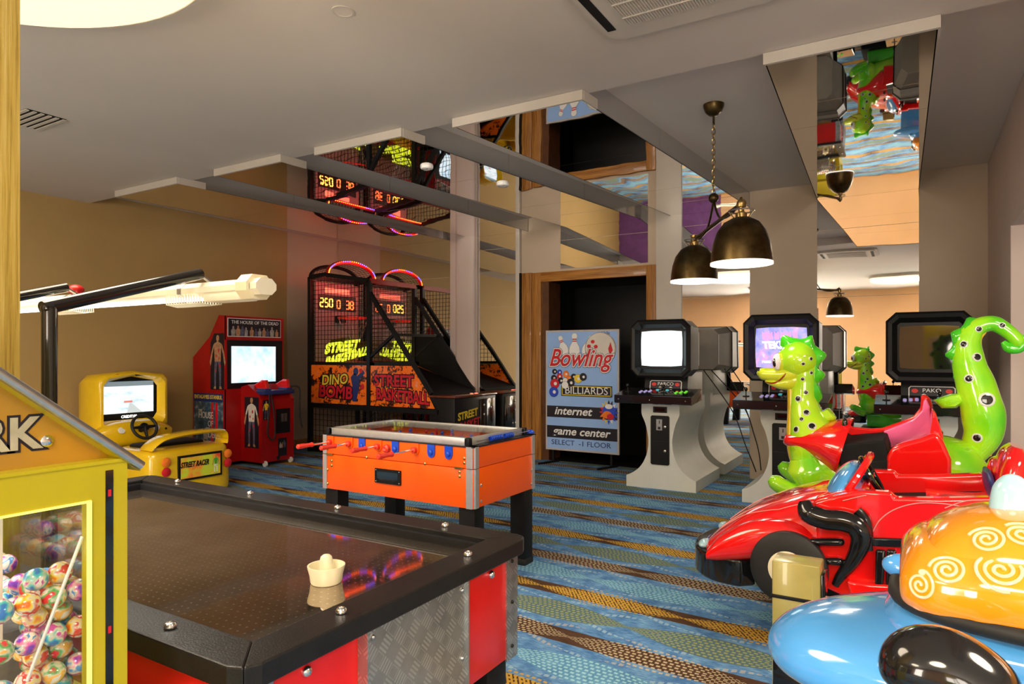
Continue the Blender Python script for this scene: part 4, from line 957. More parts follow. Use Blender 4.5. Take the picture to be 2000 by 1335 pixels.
# dashboard
B().loft([(-6.98, 3.56, .48, .10, .06), (-6.98, 3.72, .52, .13, .12), (-6.98, 3.93, .53, .135, .14), (-6.98, 4.14, .52, .125, .12), (-6.98, 4.30, .47, .09, .06)], side=(1, 0, 0), e=3).obj('dashboard', 'yellow', t)
B().box(-7.45, -6.95, 3.60, 4.28, .05, .48, .04).obj('pedestal', 'yellow', t)
for y in (3.74, 4.10): B().lathe((-6.86, y, .575), [(.035, 0), (.035, .008), (0, .010)], 20, (.9, 0, .45)).obj('gauge', 'white', t)
for y in (4.16, 4.22): B().lathe((-6.88, y, .55), [(.011, 0), (.011, .008), (0, .010)], 12, (.9, 0, .45)).obj('button', 'black', t)
wc = Vector((-6.78, 3.93, .60)); ax = Vector((.90, 0, .42)).normalized(); u_ = Vector((0, 1, 0)); v_ = ax.cross(u_)
wheel = B().tube([wc + (u_ * cos(a) + v_ * sin(a)) * .125 for a in (2 * pi * k / 32 for k in range(32))], .016, 10, True).obj('steering_wheel', 'rubber', t)
b = B().lathe(wc, [(.045, -.02), (.045, .006), (.03, .014), (0, .014)], 20, ax)
for a in (pi * .0, pi * 1.0, -pi * .5): b.tube([wc, wc + (u_ * cos(a) + v_ * sin(a)) * .12], [.022, .012], 8)
b.obj('spokes', 'black', wheel)
B().cyl(wc - ax * .12, wc, .03, 12).obj('column', 'black', t)
# screen hood
HX = -7.08; hy0, hy1, hz0, hz1 = 3.62, 4.36, .52, 1.15
fh = F((HX, 0, 0), (0, 1, 0), (0, 0, 1))
def ringp(m, zt=0):   # hood opening outline
    return [(hy0 + m, hz0 + m * 1.6), (hy1 - m - .04, hz0 + m * 1.6), (hy1 - m, hz0 + m * 1.6 + .06), (hy1 - m + .0, hz1 - m - .06), (hy1 - m - .05, hz1 - m * .8 - .015), ((hy0 + hy1) / 2, hz1 - m * .7 + .02), (hy0 + m + .05, hz1 - m * .8 - .02), (hy0 + m, hz1 - m - .08)]
outer, inner, back = ringp(0), ringp(.07), ringp(.13)
vs = [fh.p(a, b_, 0) for a, b_ in outer] + [fh.p(a, b_, .03) for a, b_ in ringp(.02)] + [fh.p(a, b_, .03) for a, b_ in ringp(.045)] + [fh.p(a, b_, -.06) for a, b_ in ringp(.085)] + [fh.p(a, b_, -.30) for a, b_ in ringp(.0)] + [fh.p((a - 3.99) * .82 + 3.99, (b_ - .8) * .86 + .8, -.50) for a, b_ in outer]
n = 8; fs_ = []
for a_, b_ in ((0, 1), (1, 2), (2, 3), (0, 4), (4, 5)): fs_ += [(a_ * n + k, a_ * n + (k + 1) % n, b_ * n + (k + 1) % n, b_ * n + k) for k in range(n)]
fs_ += [tuple(5 * n + k for k in range(n))]
o = B().add(vs, fs_).obj('screen_hood', 'yellow', t, angle=50)
B().rect(fh, hy0 + .07, hy1 - .08, hz0 + .10, hz1 - .05, -.10, -.075).obj('screen_surround', 'black_mat', t, smooth=False)
sc = B().rect(fh, hy0 + .09, hy1 - .12, hz0 + .205, hz1 - .14, -.075, -.065).obj('screen', 'screen_race', t, smooth=False)
B().rect(fh, hy0 + .09, hy1 - .12, hz1 - .14, hz1 - .09, -.075, -.066).obj('screen_sky', mat('grey_screen_band', (.1, .1, .1), .3, emit=(.18, .24, .26), es=1), t, smooth=False)
yc_ = (hy0 + hy1) / 2 - .01
B().poly(fh, [(yc_ - .03, hz0 + .205), (yc_ + .14, hz0 + .205), (yc_ + .02, hz0 + .31), (yc_, hz0 + .31)], -.065, -.064).obj('road', mat('grey_road_image', (.2, .2, .2), .3, emit=(.55, .62, .62), es=1), sc, smooth=False)
B().rect(fh, yc_ - .06, yc_ + .03, hz0 + .315, hz0 + .335, -.065, -.063).obj('race_car', mat('red_car_image', (.3, .1, .1), .3, emit=(.75, .2, .15), es=1), sc, smooth=False)
text('lettering', 'CREDIT:00', F(fh.p(yc_, hz0 + .165), (0, 1, 0)), .04, mat('white_lit_text', (1, 1, 1), .3, emit=(1, 1, 1), es=1.2), t, w=-.073, bold=.001, sx=.9)
for y in (hy0 + .22, hy0 + .42, hy0 + .50): B().loft([(HX + .012, y - .04, hz1 - .02, .012, .006), (HX + .012, y + .04, hz1 - .018, .012, .006)], side=(1, 0, 0), sub=2).obj('hood_sticker', 'p_red' if y < 3.9 else 'ink', t)

# ================================================================== BASKETBALL CAGE MACHINE
t = thing('basketball_machine', (-6.0, 6.96, 0), 'black caged basketball arcade machine with red lit arch', 'arcade machine')
K0, K1, K2 = -7.18, -6.08, -4.71; J0, J1 = 6.50, 7.42; PT = .028
def bar(name, a, b_, r=PT, m_='black', par=None, **k):
    """square bar between two points"""
    a, b_ = Vector(a), Vector(b_); d = (b_ - a).normalized(); s_ = Vector((0, 1, 0)) if abs(d.y) < .9 else Vector((1, 0, 0)); u = d.cross(s_).normalized(); w = u.cross(d)
    vs = [p + u * (i * r) + w * (j * r) for p in (a, b_) for i, j in ((-1, -1), (1, -1), (1, 1), (-1, 1))]
    return B().add(vs, [(0, 1, 2, 3), (4, 7, 6, 5)] + [(i, (i + 1) % 4, 4 + (i + 1) % 4, 4 + i) for i in range(4)]).obj(name, m_, par or t, **k)
ZT = 2.42
for y in (J0, J1):
    bar('post', (K0, y, 0), (K0, y, ZT)); bar('post', (K1, y, 0), (K1, y, 2.31))
    bar('top_bar', (K0, y, ZT), (-6.85, y, 2.44)); bar('top_bar', (-6.85, y, 2.43), (K1, y, 2.31))
    bar('side_rail', (K0, y, 1.22), (K1 + .1, y, 1.22), .018); bar('side_rail', (K0, y, .64), (-4.95, y, .64), .03)
    bar('front_bar', (K1, y, 2.16), (-5.06, y, .86), .024)
    bar('side_rail', (K1, y, 1.22), (K1 + .70, y, 1.22), .018); bar('floor_rail', (K0, y, .04), (K2, y, .04), .03)
bar('brace', (K1, J0, 1.30), (-5.66, J0, 1.60), .018)
bar('brace', (K1, J1, 1.30), (-5.66, J1, 1.60), .018)
bar('cross_bar', (-5.66, J0, 1.60), (-5.66, J1, 1.60), .018)
bar('cross_bar', (K0, J0, ZT), (K0, J1, ZT)); bar('cross_bar', (K1, J0, 2.31), (K1, J1, 2.31), .03, 'red_dark')
# orange printed sides
fj = F((0, J0 - .01, 0), (1, 0, 0), (0, 0, 1))
fk = F((0, J1 + .01, 0), (-1, 0, 0), (0, 0, 1))
for f_, s in ((fj, 1), (fk, -1)):
    def q(x): return s * x
    p1 = B().rect(f_, *sorted((q(K0 + .03), q(K1 - .03))), .68, 1.20, -.004, .002).obj('printed_panel', 'street', t, smooth=False)
    p2 = B().poly(f_, [(q(K1 + .03), .68), (q(-5.0), .68), (q(-5.32), 1.20), (q(K1 + .03), 1.20)], -.004, .002).obj('printed_panel', 'street', t, smooth=False)
    if s > 0:
        rb = random.Random(9)
        text('lettering', 'DINO', F(f_.p(-6.70, 1.00), (1, 0, .06), (0, 0, 1)), .19, 'ink', p1, w=.003, bold=.018, shear=.1)
        text('lettering', 'DINO', F(f_.p(-6.70, 1.00), (1, 0, .06), (0, 0, 1)), .19, 'p_yellow', p1, w=.005, bold=.004, shear=.1)
        text('lettering', 'BOMB', F(f_.p(-6.69, .83), (1, 0, -.03), (0, 0, 1)), .23, 'ink', p1, w=.003, bold=.022, shear=.1)
        text('lettering', 'BOMB', F(f_.p(-6.69, .83), (1, 0, -.03), (0, 0, 1)), .23, 'p_red', p1, w=.005, bold=.006, shear=.1)
        text('lettering', 'STREET', F(f_.p(-5.66, 1.00), (1, 0, -.0), (0, 0, 1)), .20, 'ink', p2, w=.003, bold=.02, sx=1.0)
        text('lettering', 'STREET', F(f_.p(-5.66, 1.00), (1, 0, -.0), (0, 0, 1)), .20, 'p_red', p2, w=.005, bold=.006, sx=1.0)
        text('lettering', 'BASKETBALL', F(f_.p(-5.52, .81), (1, 0, -.05), (0, 0, 1)), .20, 'ink', p2, w=.003, bold=.02, sx=.76)
        text('lettering', 'BASKETBALL', F(f_.p(-5.52, .81), (1, 0, -.05), (0, 0, 1)), .20, 'p_red', p2, w=.005, bold=.006, sx=.76)
        b = B()   # printed player jumping with a ball
        b.poly(f_, [(-6.36, .72), (-6.30, .72), (-6.26, .88), (-6.24, 1.02), (-6.15, 1.10), (-6.18, 1.14), (-6.28, 1.06), (-6.34, 1.10), (-6.40, 1.04), (-6.37, .92), (-6.44, .80)], .003, .004)
        b.ell(f_, -6.31, 1.12, .045, .05, .003, .004); b.obj('printed_player', 'p_navy', p1, smooth=False)
        B().ell(f_, -6.22, 1.13, .03, .03, .0045, .005).ell(f_, -6.19, .92, .03, .04, .0045, .005).obj('printed_ball', 'p_red', p1, smooth=False)
# wire mesh of the cage: real wires, too fine to pick apart
def wires(name, y, x0, x1, z0, z1, top=None, dx=.062, dz=.062, r=.0028, m_='black'):
    b = B(); x = x0
    while x <= x1 + 1e-6:
        zt = z1 if top is None else min(z1, top(x))
        if zt > z0: b.box(x - r, x + r, y - r, y + r, z0, zt)
        x += dx
    z = z0
    while z <= z1 + 1e-6:
        xe = x1
        if top is not None:
            while xe > x0 and top(xe) < z: xe -= .02
        if xe > x0: b.box(x0, xe, y - r, y + r, z - r, z + r)
        z += dz
    return b.obj(name, m_, t, smooth=False, kind='stuff')
for y in (J0, J1):
    wires('mesh_panel', y, K0 + .03, K1 - .03, 1.24, 2.40, lambda x: 2.42 - max(0, (x + 6.85)) * .16)
    wires('mesh_panel', y, K1 + .03, -5.1, 1.24, 2.16, lambda x: 2.16 - (x - K1) * 1.275 if y == J0 else 2.16 - (x - K1) * 1.275)
    wires('mesh_panel', y, K0 + .03, K1 - .03, .07, .60, None, .075, .075)
    wires('mesh_panel', y, K1 + .03, K1 + .7, .07, .60, None, .075, .075)
b = B()
for k in range(15):
    y = J0 + .06 + k * .06; b.box(K0 - .0028, K0 + .0028, y - .0028, y + .0028, .7, ZT)
for k in range(28): b.box(K0 - .0028, K0 + .0028, J0, J1, .74 + k * .06, .7456 + k * .06)
b.obj('mesh_panel', 'black', t, smooth=False, kind='stuff')
# arched roof: black rear arch, lit front arch, mesh between
ym = (J0 + J1) / 2; hw_ = (J1 - J0) / 2
def arch_pt(x, a, h, z0): return (x, ym - hw_ * cos(a), z0 + h * sin(a))
A1 = [arch_pt(K0, pi * k / 24, .19, ZT) for k in range(25)]; A2 = [arch_pt(-6.85, pi * k / 24, .20, 2.45) for k in range(25)]
B().tube(A1, .026, 8).obj('roof_arch', 'black', t); B().tube(A2, .026, 8).obj('roof_arch', 'red_dark', t)
b = B()
for k in range(1, 24): b.tube([A1[k], A2[k]], .0028, 4)
for s_ in range(1, 6): b.tube([tuple(p + (q_ - p) * s_ / 6 for p, q_ in zip(A1[k], A2[k])) for k in range(25)], .0028, 4)
A3 = [arch_pt(K1 + .0, pi * k / 24, .02, 2.33) for k in range(25)]
b.obj('roof_mesh', 'black', t, smooth=False, kind='stuff')
for k in range(34):
    a = pi * (k + .5) / 34; p = arch_pt(-6.82, a, .205, 2.455)
    B().ball(p, .0085, 8, 6).obj('arch_light', 'led_blue' if (k // 4) % 2 else ('led_orange' if (k // 4) % 4 == 0 else 'led_red'), t)
B().box(-6.86, -6.80, J0 + .02, J1 - .02, 2.40, 2.44, .008).obj('light_bar', 'red_dark', t)
for k in range(22):
    y = J0 + .06 + k * .038
    B().ball((-6.795, y, 2.42), .009, 8, 6).obj('bar_light', 'led_blue' if k > 16 else 'led_orange', t)
light('arch_glow', 'AREA', (-6.6, ym, 2.40), 6, (1, .06, .04), .6, .5, rot=(0, radians(60), 0), parent=t)
# backboard with digits, hoop, glowing name
fb = F((K0 + .06, 0, 0), (0, 1, 0), (0, 0, 1))
bb = B().rect(fb, J0 + .04, J1 - .04, 1.25, 2.36, -.012, 0).obj('backboard', varied('grey_acrylic', (.28, .22, .24), .1, 5, rough=.3), t, smooth=False)
B().rect(fb, J0 + .20, J1 - .24, 2.22, 2.29, .001, .006).obj('score_header', 'glow_red', bb, smooth=False)
SEG = {'0': 'abcdef', '2': 'abged', '3': 'abgcd', '5': 'afgcd', '8': 'abcdefg'}
def digits(fr_, s, y, z, h, m_, par):
    b = B(); w = h * .5
    for ch in s:
        segs = {'a': (y, y + w, z + h, 0), 'g': (y, y + w, z + h / 2, 0), 'd': (y, y + w, z, 0), 'b': (y + w, z + h / 2, z + h, 1), 'c': (y + w, z, z + h / 2, 1), 'f': (y, z + h / 2, z + h, 1), 'e': (y, z, z + h / 2, 1)}
        for k in SEG[ch]:
            q = segs[k]; e_ = h * .075
            if q[3] == 0: b.rect(fr_, q[0] + e_ * .6, q[1] - e_ * .6, q[2] - e_, q[2] + e_, .002, .006)
            else: b.rect(fr_, q[0] - e_, q[0] + e_, q[1] + e_ * .6, q[2] - e_ * .6, .002, .006)
        y += w * 1.5
    return b.obj('digits', m_, par, smooth=False)
B().rect(fb, J0 + .08, J1 - .10, 1.97, 2.19, 0, .0015).obj('score_window', 'ink', bb, smooth=False)
digits(fb, '250', J0 + .12, 2.02, .115, 'digit_amber', bb); digits(fb, '0', J0 + .44, 2.01, .115, 'digit_red', bb); digits(fb, '38', J0 + .62, 2.01, .115, 'digit_red', bb)
hc = Vector((-6.82, ym, 1.86))
hp = B().tube([hc + Vector((.21 * cos(a), .21 * sin(a), 0)) for a in (2 * pi * k / 32 for k in range(32))], .011, 8, True).obj('hoop', 'red_plastic', t)
b = B()
for k in range(12):
    for s_ in (1, -1):
        a0 = 2 * pi * k / 12
        b.tube([hc + Vector(((.21 - .03 * j) * cos(a0 + s_ * .13 * j), (.21 - .03 * j) * sin(a0 + s_ * .13 * j), -.09 * j)) for j in range(5)], .0028, 4)
b.obj('net', 'steel', hp, smooth=False, kind='stuff')
B().box(K0 + .06, K0 + .16, ym - .06, ym + .06, 1.80, 1.90).obj('hoop_bracket', 'black', t)
fg = F((K0 + .20, 0, 1.26), (0, 1, 0), (.35, 0, 1))
gl = B().poly(fg, [(J0 + .10, .0), (J0 + .30, -.02), (J0 + .36, -.10), (J1 - .10, .16), (J1 - .08, .30), (J0 + .52, .24), (J0 + .46, .36), (J0 + .10, .30)], -.01, 0).obj('name_board', varied('olive_board', (.12, .13, .01), .1, 5, rough=.4), t, smooth=False)
text('lettering', 'STREET', F(fg.p(J0 + .34, .20), fg.u + fg.v * .12, fg.v), .20, 'glow_yellow', gl, w=.003, bold=.012, sx=.95)
text('lettering', 'BASKETBALL', F(fg.p(J0 + .48, .06), fg.u + fg.v * .22, fg.v), .17, 'glow_yellow', gl, w=.003, bold=.012, sx=.82)
B().poly(F((0, J1 - .03, 0), (1, 0, 0), (0, 0, 1)), [(K0 + .05, 1.18), (-6.2, 1.18), (-6.4, 1.21), (K0 + .05, 1.25)], 0, .86).obj('return_slope', 'red_dark', t, smooth=False)
# ball ramp, coin box
fr2 = F((0, J0 + .03, 0), (1, 0, 0), (0, 0, 1))
B().poly(fr2, [(K1, 1.20), (K1, 1.17), (-5.02, .80), (-4.98, .83), (-5.05, .88)], -(J1 - J0) + .06, 0).obj('ball_ramp', 'black_mat', t, smooth=False)
B().add([(K1 + .02, J1 - .012, 1.20), (-5.08, J1 - .012, .87), (-5.64, J1 - .012, 1.60), (K1 + .02, J1 - .012, 1.60), (K1 + .02, J1 - .006, 1.20), (-5.08, J1 - .006, .87), (-5.64, J1 - .006, 1.60), (K1 + .02, J1 - .006, 1.60)], [(0, 1, 2, 3), (4, 7, 6, 5), (0, 4, 5, 1), (1, 5, 6, 2), (2, 6, 7, 3), (3, 7, 4, 0)]).obj('side_net', 'black_mat', t, smooth=False)
B().box(-5.10, K2, J0, J1, 0, .815, .01).obj('coin_box', 'black', t)
B().box(-5.12, K2 + .02, J0 - .015, J1 + .015, .815, .845, .012).obj('control_shelf', varied('red_brown_shelf', (.16, .03, .012), .3, 8, rough=.25, coat=.6), t)
fcx = F((K2, 0, 0), (0, 1, 0), (0, 0, 1))
B().box(K2, K2 + .012, J0 + .55, J1 - .05, .08, .78, .004).obj('coin_door', 'black_gloss', t)
text('lettering', 'STREET', F(fcx.p(J0 + .28, .60), (0, 1, .1), (0, 0, 1)), .13, 'p_yellow', t, w=.003, bold=.004)
text('lettering', 'BASKET', F(fcx.p(J0 + .32, .48), (0, 1, .1), (0, 0, 1)), .13, 'p_red', t, w=.003, bold=.004)
for y, z in ((J0 + .62, .70), (J0 + .62, .58), (J0 + .78, .66), (J0 + .62, .40), (J0 + .68, .40), (J0 + .66, .24)):
    B().lathe((K2 + .012, y, z), [(.014, 0), (.014, .006), (.008, .010), (0, .010)], 14, (1, 0, 0)).obj('lock', 'steel', t)
for y in (J0 + .45, J0 + .55): B().lathe((K2 - .06, y, .845), [(.022, 0), (.022, .010), (0, .014)], 14).obj('start_button', 'glow_red', t)

# ================================================================== POSTER STAND
PXL, PXR, PZ0, PZ1, PYs = -3.95, -2.97, .155, 1.645, 7.40
t = thing('poster_stand', (-3.46, 7.42, 0), 'light blue bowling and billiards poster on a black stand', 'sign')
fp = F((0, PYs, 0), (1, 0, 0), (0, 0, 1))
B().rect(fp, PXL, PXR, PZ0, PZ1, -.03, 0).obj('panel', 'sign_rim', t)
ps = B().rect(fp, PXL + .022, PXR - .022, PZ0 + .022, PZ1 - .022, 0, .002).obj('poster', 'sign_blue', t, smooth=False)
PW, PH = PXR - PXL, PZ1 - PZ0
def pp(cx_, cy_):   # a point read off the poster, 0..1 across and down
    return (PXL + PW * cx_, PZ1 - PH * cy_)
def pin(b, u, v, s, ang, w):
    ca_, sa_ = cos(ang), sin(ang); prof = [(.0, 0), (.26, 0), (.34, .1), (.40, .26), (.36, .42), (.24, .56), (.14, .66), (.13, .74), (.19, .84), (.2, .92), (.13, 1.0), (0, 1.02)]
    pts = [(x, y) for x, y in prof] + [(-x, y) for x, y in prof[::-1]]; o_ = pp(u, v)
    def T(x, y): x *= s * .62; y *= s; return (o_[0] + x * ca_ - y * sa_, o_[1] + x * sa_ + y * ca_)
    b.m(2).poly(fp, [T(x * 1.1, y * 1.02 - .01) for x, y in pts], w, w + .0006)
    b.m(0).poly(fp, [T(x, y) for x, y in pts], w + .0006, w + .0012)
    for y0_ in (.66, .74): b.m(1).poly(fp, [T(-.15, y0_), (T(.15, y0_)), T(.15, y0_ + .045), T(-.15, y0_ + .045)], w + .0012, w + .0018)
for u0, a0 in ((.28, .32), (.55, -.38)):
    b = B(); pin(b, u0, .20, .235, a0, .003); b.obj('printed_pin', ['white', 'p_red', 'p_grey'], ps, smooth=False)
bl = B(); o_ = pp(.76, .155); bl.m(1).ell(fp, o_[0], o_[1], .205, .20, .005, .0055, 32).m(0).ell(fp, o_[0] - .005, o_[1] + .005, .19, .185, .0055, .006, 32)
for du, dv in ((-.10, .085), (-.15, .03), (-.06, .025)): bl.m(2).ell(fp, o_[0] + du, o_[1] + dv, .026, .022, .006, .0065)
bl.m(2).poly(fp, [(o_[0] + .12, o_[1] - .08), (o_[0] + .16, o_[1] - .02), (o_[0] + .13, o_[1] + .08), (o_[0] + .10, o_[1] + .0)], .006, .0065)
bl.obj('printed_ball', ['p_grey_light' if 0 else 'offwhite', 'p_grey', 'p_red'], ps, smooth=False)
b = B(); pin(b, .41, .225, .29, 0, .0068); b.obj('printed_pin', ['white', 'p_red', 'p_grey'], ps, smooth=False)
text('lettering', 'Bowling', F(fp.p(*pp(.47, .235)), (1, 0, .0)), .30, 'ink', ps, w=.009, bold=.020, shear=.35, sx=.86)
text('lettering', 'Bowling', F(fp.p(*pp(.47, .235)), (1, 0, .0)), .30, 'white', ps, w=.010, bold=.015, shear=.35, sx=.86)
text('lettering', 'Bowling', F(fp.p(*pp(.47, .235)), (1, 0, .0)), .30, 'p_red', ps, w=.012, bold=.004, shear=.35, sx=.86)
text('lettering', 'Vale', F(fp.p(*pp(.83, .03))), .06, 'p_navy', ps, w=.003)
bc = ['ink', 'white', 'p_red', 'p_orange', 'p_yellow', 'p_blue']
b = B()
for u, v, r, c in ((.13, .345, .033, 0), (.20, .350, .033, 5), (.12, .40, .040, 0), (.20, .385, .038, 2), (.29, .365, .040, 3), (.22, .42, .038, 0), (.34, .405, .040, 3), (.28, .42, .035, 1), (.40, .385, .036, 0), (.46, .40, .052, 4), (.53, .385, .045, 0), (.36, .435, .05, 0), (.135, .445, .060, 2), (.28, .455, .045, 1), (.12, .515, .060, 5)):
    o_ = pp(u, v); k_ = .004 + .0002 * len(b.Fc) / 22
    b.m(0).ell(fp, o_[0], o_[1], r * 1.06, r * 1.06, k_, k_ + .0003); b.m(c).ell(fp, o_[0], o_[1], r, r, k_ + .0003, k_ + .0006); b.m(1).ell(fp, o_[0] + r * .15, o_[1], r * .36, r * .36, k_ + .0006, k_ + .0008)
b.obj('printed_billiard_balls', bc, ps, smooth=False)
x0_, z0_ = pp(.225, .545); x1_, z1_ = pp(.915, .455)
bx = B().m(0).poly(fp, [(x0_, z0_ - .0), (x1_, z0_ - .0), (x1_, z1_), (x0_, z1_)], .009, .010).m(1)
for p_ in ((x0_ + .01, x1_ - .01, z0_ + .010, z0_ + .020), (x0_ + .01, x1_ - .01, z1_ - .02, z1_ - .01), (x0_ + .01, x0_ + .02, z0_ + .01, z1_ - .01), (x1_ - .02, x1_ - .01, z0_ + .01, z1_ - .01)): bx.rect(fp, *p_, .010, .011)
bx.obj('billiards_box', ['ink', 'p_yellow'], ps, smooth=False)
text('lettering', 'BILLIARDS', F(fp.p((x0_ + x1_) / 2, (z0_ + z1_) / 2)), .125, 'white', ps, w=.0115, sx=1.02)
def band(v0, v1, s, size, u, sx):
    a, c = pp(.02, v1), pp(.98, v0); B().rect(fp, a[0], c[0], a[1], c[1], .003, .004).obj('band', 'ink', ps, smooth=False)
    text('lettering', s, F(fp.p(*pp(u, (v0 + v1) / 2 - .005))), size, 'white', ps, w=.0045, shear=.25, bold=.0025, sx=sx)
band(.63, .725, 'internet', .135, .38, 1.15); band(.795, .895, 'game center', .135, .49, 1.12)
text('lettering', 'SELECT  -1 FLOOR', F(fp.p(*pp(.49, .935))), .088, 'p_navy', ps, w=.003, sx=1.12)
b = B(); o_ = pp(.87, .665)
for k in range(16):
    a = 2 * pi * k / 16; c = (5, 5, 1, 6, 6, 4, 4, 2, 2, 3, 3, 4, 5, 1, 5, 5)[k]
    b.m(c if c < 6 else 0).poly(fp, [(o_[0] + .085 * cos(a - .2), o_[1] + .10 * sin(a - .2)), (o_[0] + .125 * cos(a), o_[1] + .15 * sin(a)), (o_[0] + .085 * cos(a + .2), o_[1] + .10 * sin(a + .2))], .005, .0055)
b.m(5).ell(fp, o_[0], o_[1] + .01, .082, .092, .0055, .006).m(3).ell(fp, o_[0] - .02, o_[1] - .03, .06, .045, .006, .0065).m(2).ell(fp, o_[0] + .02, o_[1] - .05, .045, .035, .006, .0066).m(1).ell(fp, o_[0], o_[1] + .07, .05, .03, .006, .0064)
b.obj('printed_emblem', bc, ps, smooth=False)
for x in (PXL + .10, PXR - .10):
    bar('leg', (x, PYs + .015, .0), (x, PYs + .015, 1.2), .012, 'black', t); bar('foot', (x - .06, PYs - .26, .012), (x + .05, PYs + .06, .012), .012, 'black', t)

# ================================================================== PALE UPRIGHT CABINETS
def upright(cx_, Yh, label, screen, name, head_col='grey_mon', base_y=None):
    y0 = Yh; by = base_y or Yh
    t = thing('arcade_cabinet', (cx_, by + .45, 0), label, 'arcade machine')
    ff = F((cx_, by, 0), (1, 0, 0), (0, 0, 1))
    # waisted pedestal
    def prof(side):
        q = [(.357, 0)] + [(p[0], p[1]) for p in spline([(.357, .112, 0), (.30, .137, 0), (.225, .194, 0), (.17, .27, 0), (.134, .365, 0), (.122, .461, 0), (.128, .537, 0), (.155, .653, 0), (.192, .739, 0), (.195, .80, 0)], 3)] + [(.195, .90)]
        return q
    pr = prof(1)
    B().poly(ff, pr + [(-x, z) for x, z in pr[::-1]], -.93, 0).obj('pedestal', 'white_cab', t, angle=25)
    B().box(cx_ - .34, cx_ + .34, by + .02, by + .9, -.0, .004).obj('base_shadow_gap', 'black_mat', t)  # black sheet laid in for the shade under the base
    # coin door
    dx = -.0
    o = B().poly(ff, [(dx - .095 + a, .245 + b_) for a, b_ in ((0, .012), (.012, 0), (.178, 0), (.19, .012), (.19, .478), (.178, .49), (.012, .49), (0, .478))], 0, .012).obj('coin_door', 'black', t)
    B().rect(ff, dx - .085, dx + .085, .478, .482, .012, .014).obj('door_seam', 'ink', o, smooth=False)
    B().rect(ff, dx - .035, dx + .025, .59, .70, .012, .018).obj('coin_plate', 'steel', o)
    B().rect(ff, dx - .007, dx + .001, .655, .688, .018, .019).rect(ff, dx - .018, dx + .008, .60, .625, .018, .019).obj('coin_slot', 'ink', o, smooth=False)
    for z in (.625, .385): B().lathe(ff.p(dx + .052, z, .012), [(.014, 0), (.014, .005), (.009, .008), (0, .008)], 18, (0, -1, 0)).obj('lock', 'steel', o)
    o = B().rect(ff, dx - .07, dx + .07, .765, .825, 0, .010).obj('handle_plate', 'black', t)
    B().rect(ff, dx - .05, dx + .05, .78, .81, .010, .0115).obj('grip', 'screen_off', o, smooth=False)
    B().box(cx_ - .012, cx_ + .012, by - .004, by, .862, .876).obj('latch', 'steel', t)
    # control panel, sloping up towards the screen
    fpn = F((0, 0, 0), (0, 1, 0), (0, 0, 1)); cy0, cy1 = by - .26, by + .10; zc0, zc1 = .945, 1.005
    def top(y): return zc0 + (zc1 - zc0) * (y - cy0) / (cy1 - cy0)
    cp = B().poly(F((cx_ - .385, 0, 0), (0, 1, 0), (0, 0, 1)), [(cy0, zc0), (cy0, zc0 - .072), (cy0 + .02, zc0 - .08), (cy1, zc0 - .05), (cy1, zc1)], 0, .77).obj('control_panel', 'black_gloss', t, smooth=False)
    md = cp.modifiers.new('b', 'BEVEL'); md.width = .004; md.segments = 2; md.limit_method = 'ANGLE'
    nrm = Vector((0, -(zc1 - zc0), cy1 - cy0)).normalized()
    fc_ = F((cx_, cy0, zc0), (1, 0, 0), (0, cy1 - cy0, zc1 - zc0))
    def btn(u, v, m_, r=.014): B().lathe(fc_.p(u, v), [(r, 0), (r, .005), (r * .7, .009), (0, .009)], 14, fc_.n).obj('button', m_, t)
    for su, mm in ((-.17, 'lilac_btn'), (.19, 'green_btn')):
        for k in range(3):
            btn(su + k * .042, .15 + .018 * k, mm); btn(su + k * .042, .195 + .018 * k, mm)
    for u in (-.03, .07): btn(u, .27, 'cyan_btn', .017)
    for u in (-.30, .07):
        p = fc_.p(u, .16); o = B().lathe(p, [(.03, 0), (.03, .003), (.008, .006), (.005, .01), (.005, .05), (.012, .054)], 16, fc_.n).obj('joystick', 'black', t)
        B().ball(p + fc_.n * .066, .0165, 14, 10, (1, 1, 1.1)).obj('joystick_top', 'black_gloss', o)
    for u in (-.34, -.02, .33): B().ball((cx_ + u, cy0 - .001, zc0 - .04), .006, 8, 6).obj('bolt', 'steel', cp)
    # name plate behind the controls
    fn = F((cx_ + .02, by + .10, 1.0), (1, 0, 0), (0, .25, 1))
    B().rect(fn, -.22, .22, 0, .15, -.02, 0).obj('name_panel', 'black', t)
    o = B().poly(fn, [(-.165, .0), (.165, .0), (.165, .070), (.150, .085), (-.150, .085), (-.165, .070)], 0, .002).obj('name_plate', 'white', t, smooth=False)
    B().poly(fn, [(-.158, .0), (.158, .0), (.158, .066), (.146, .078), (-.146, .078), (-.158, .066)], .002, .003).obj('name_plate_face', 'ink', o, smooth=False)
    text('lettering', name, F(fn.p(0, .048), fn.u, fn.v), .046, 'white', o, w=.0035, sx=1.1)
    for u in (-.12, .12): B().ell(fn, u, .045, .024, .018, .003, .004).obj('badge', 'red_plate', o, smooth=False)
    for u in (-.055, .055): B().poly(fn, [(u - .018, .012), (u + .018, .012), (u, .022)], .003, .004).obj('arrow', 'white', o, smooth=False)
    for u in (-.19, .19): B().ball(fn.p(u, .125, .001), .005, 8, 6).obj('screw', 'steel', t)
    B().box(cx_ - .16, cx_ + .20, by + .16, by + .82, .88, 1.16, .004).obj('neck', 'white_cab', t)
    # monitor head: octagonal bezel tapering into a grey case
    zc = 1.405; fo = F((cx_, Yh, zc), (1, 0, 0), (0, 0, 1))
    def octa(w, h, c): return [(-w, -h + c), (-w + c, -h), (w - c, -h), (w, -h + c), (w, h - c), (w - c, h), (-w + c, h), (-w, h - c)]
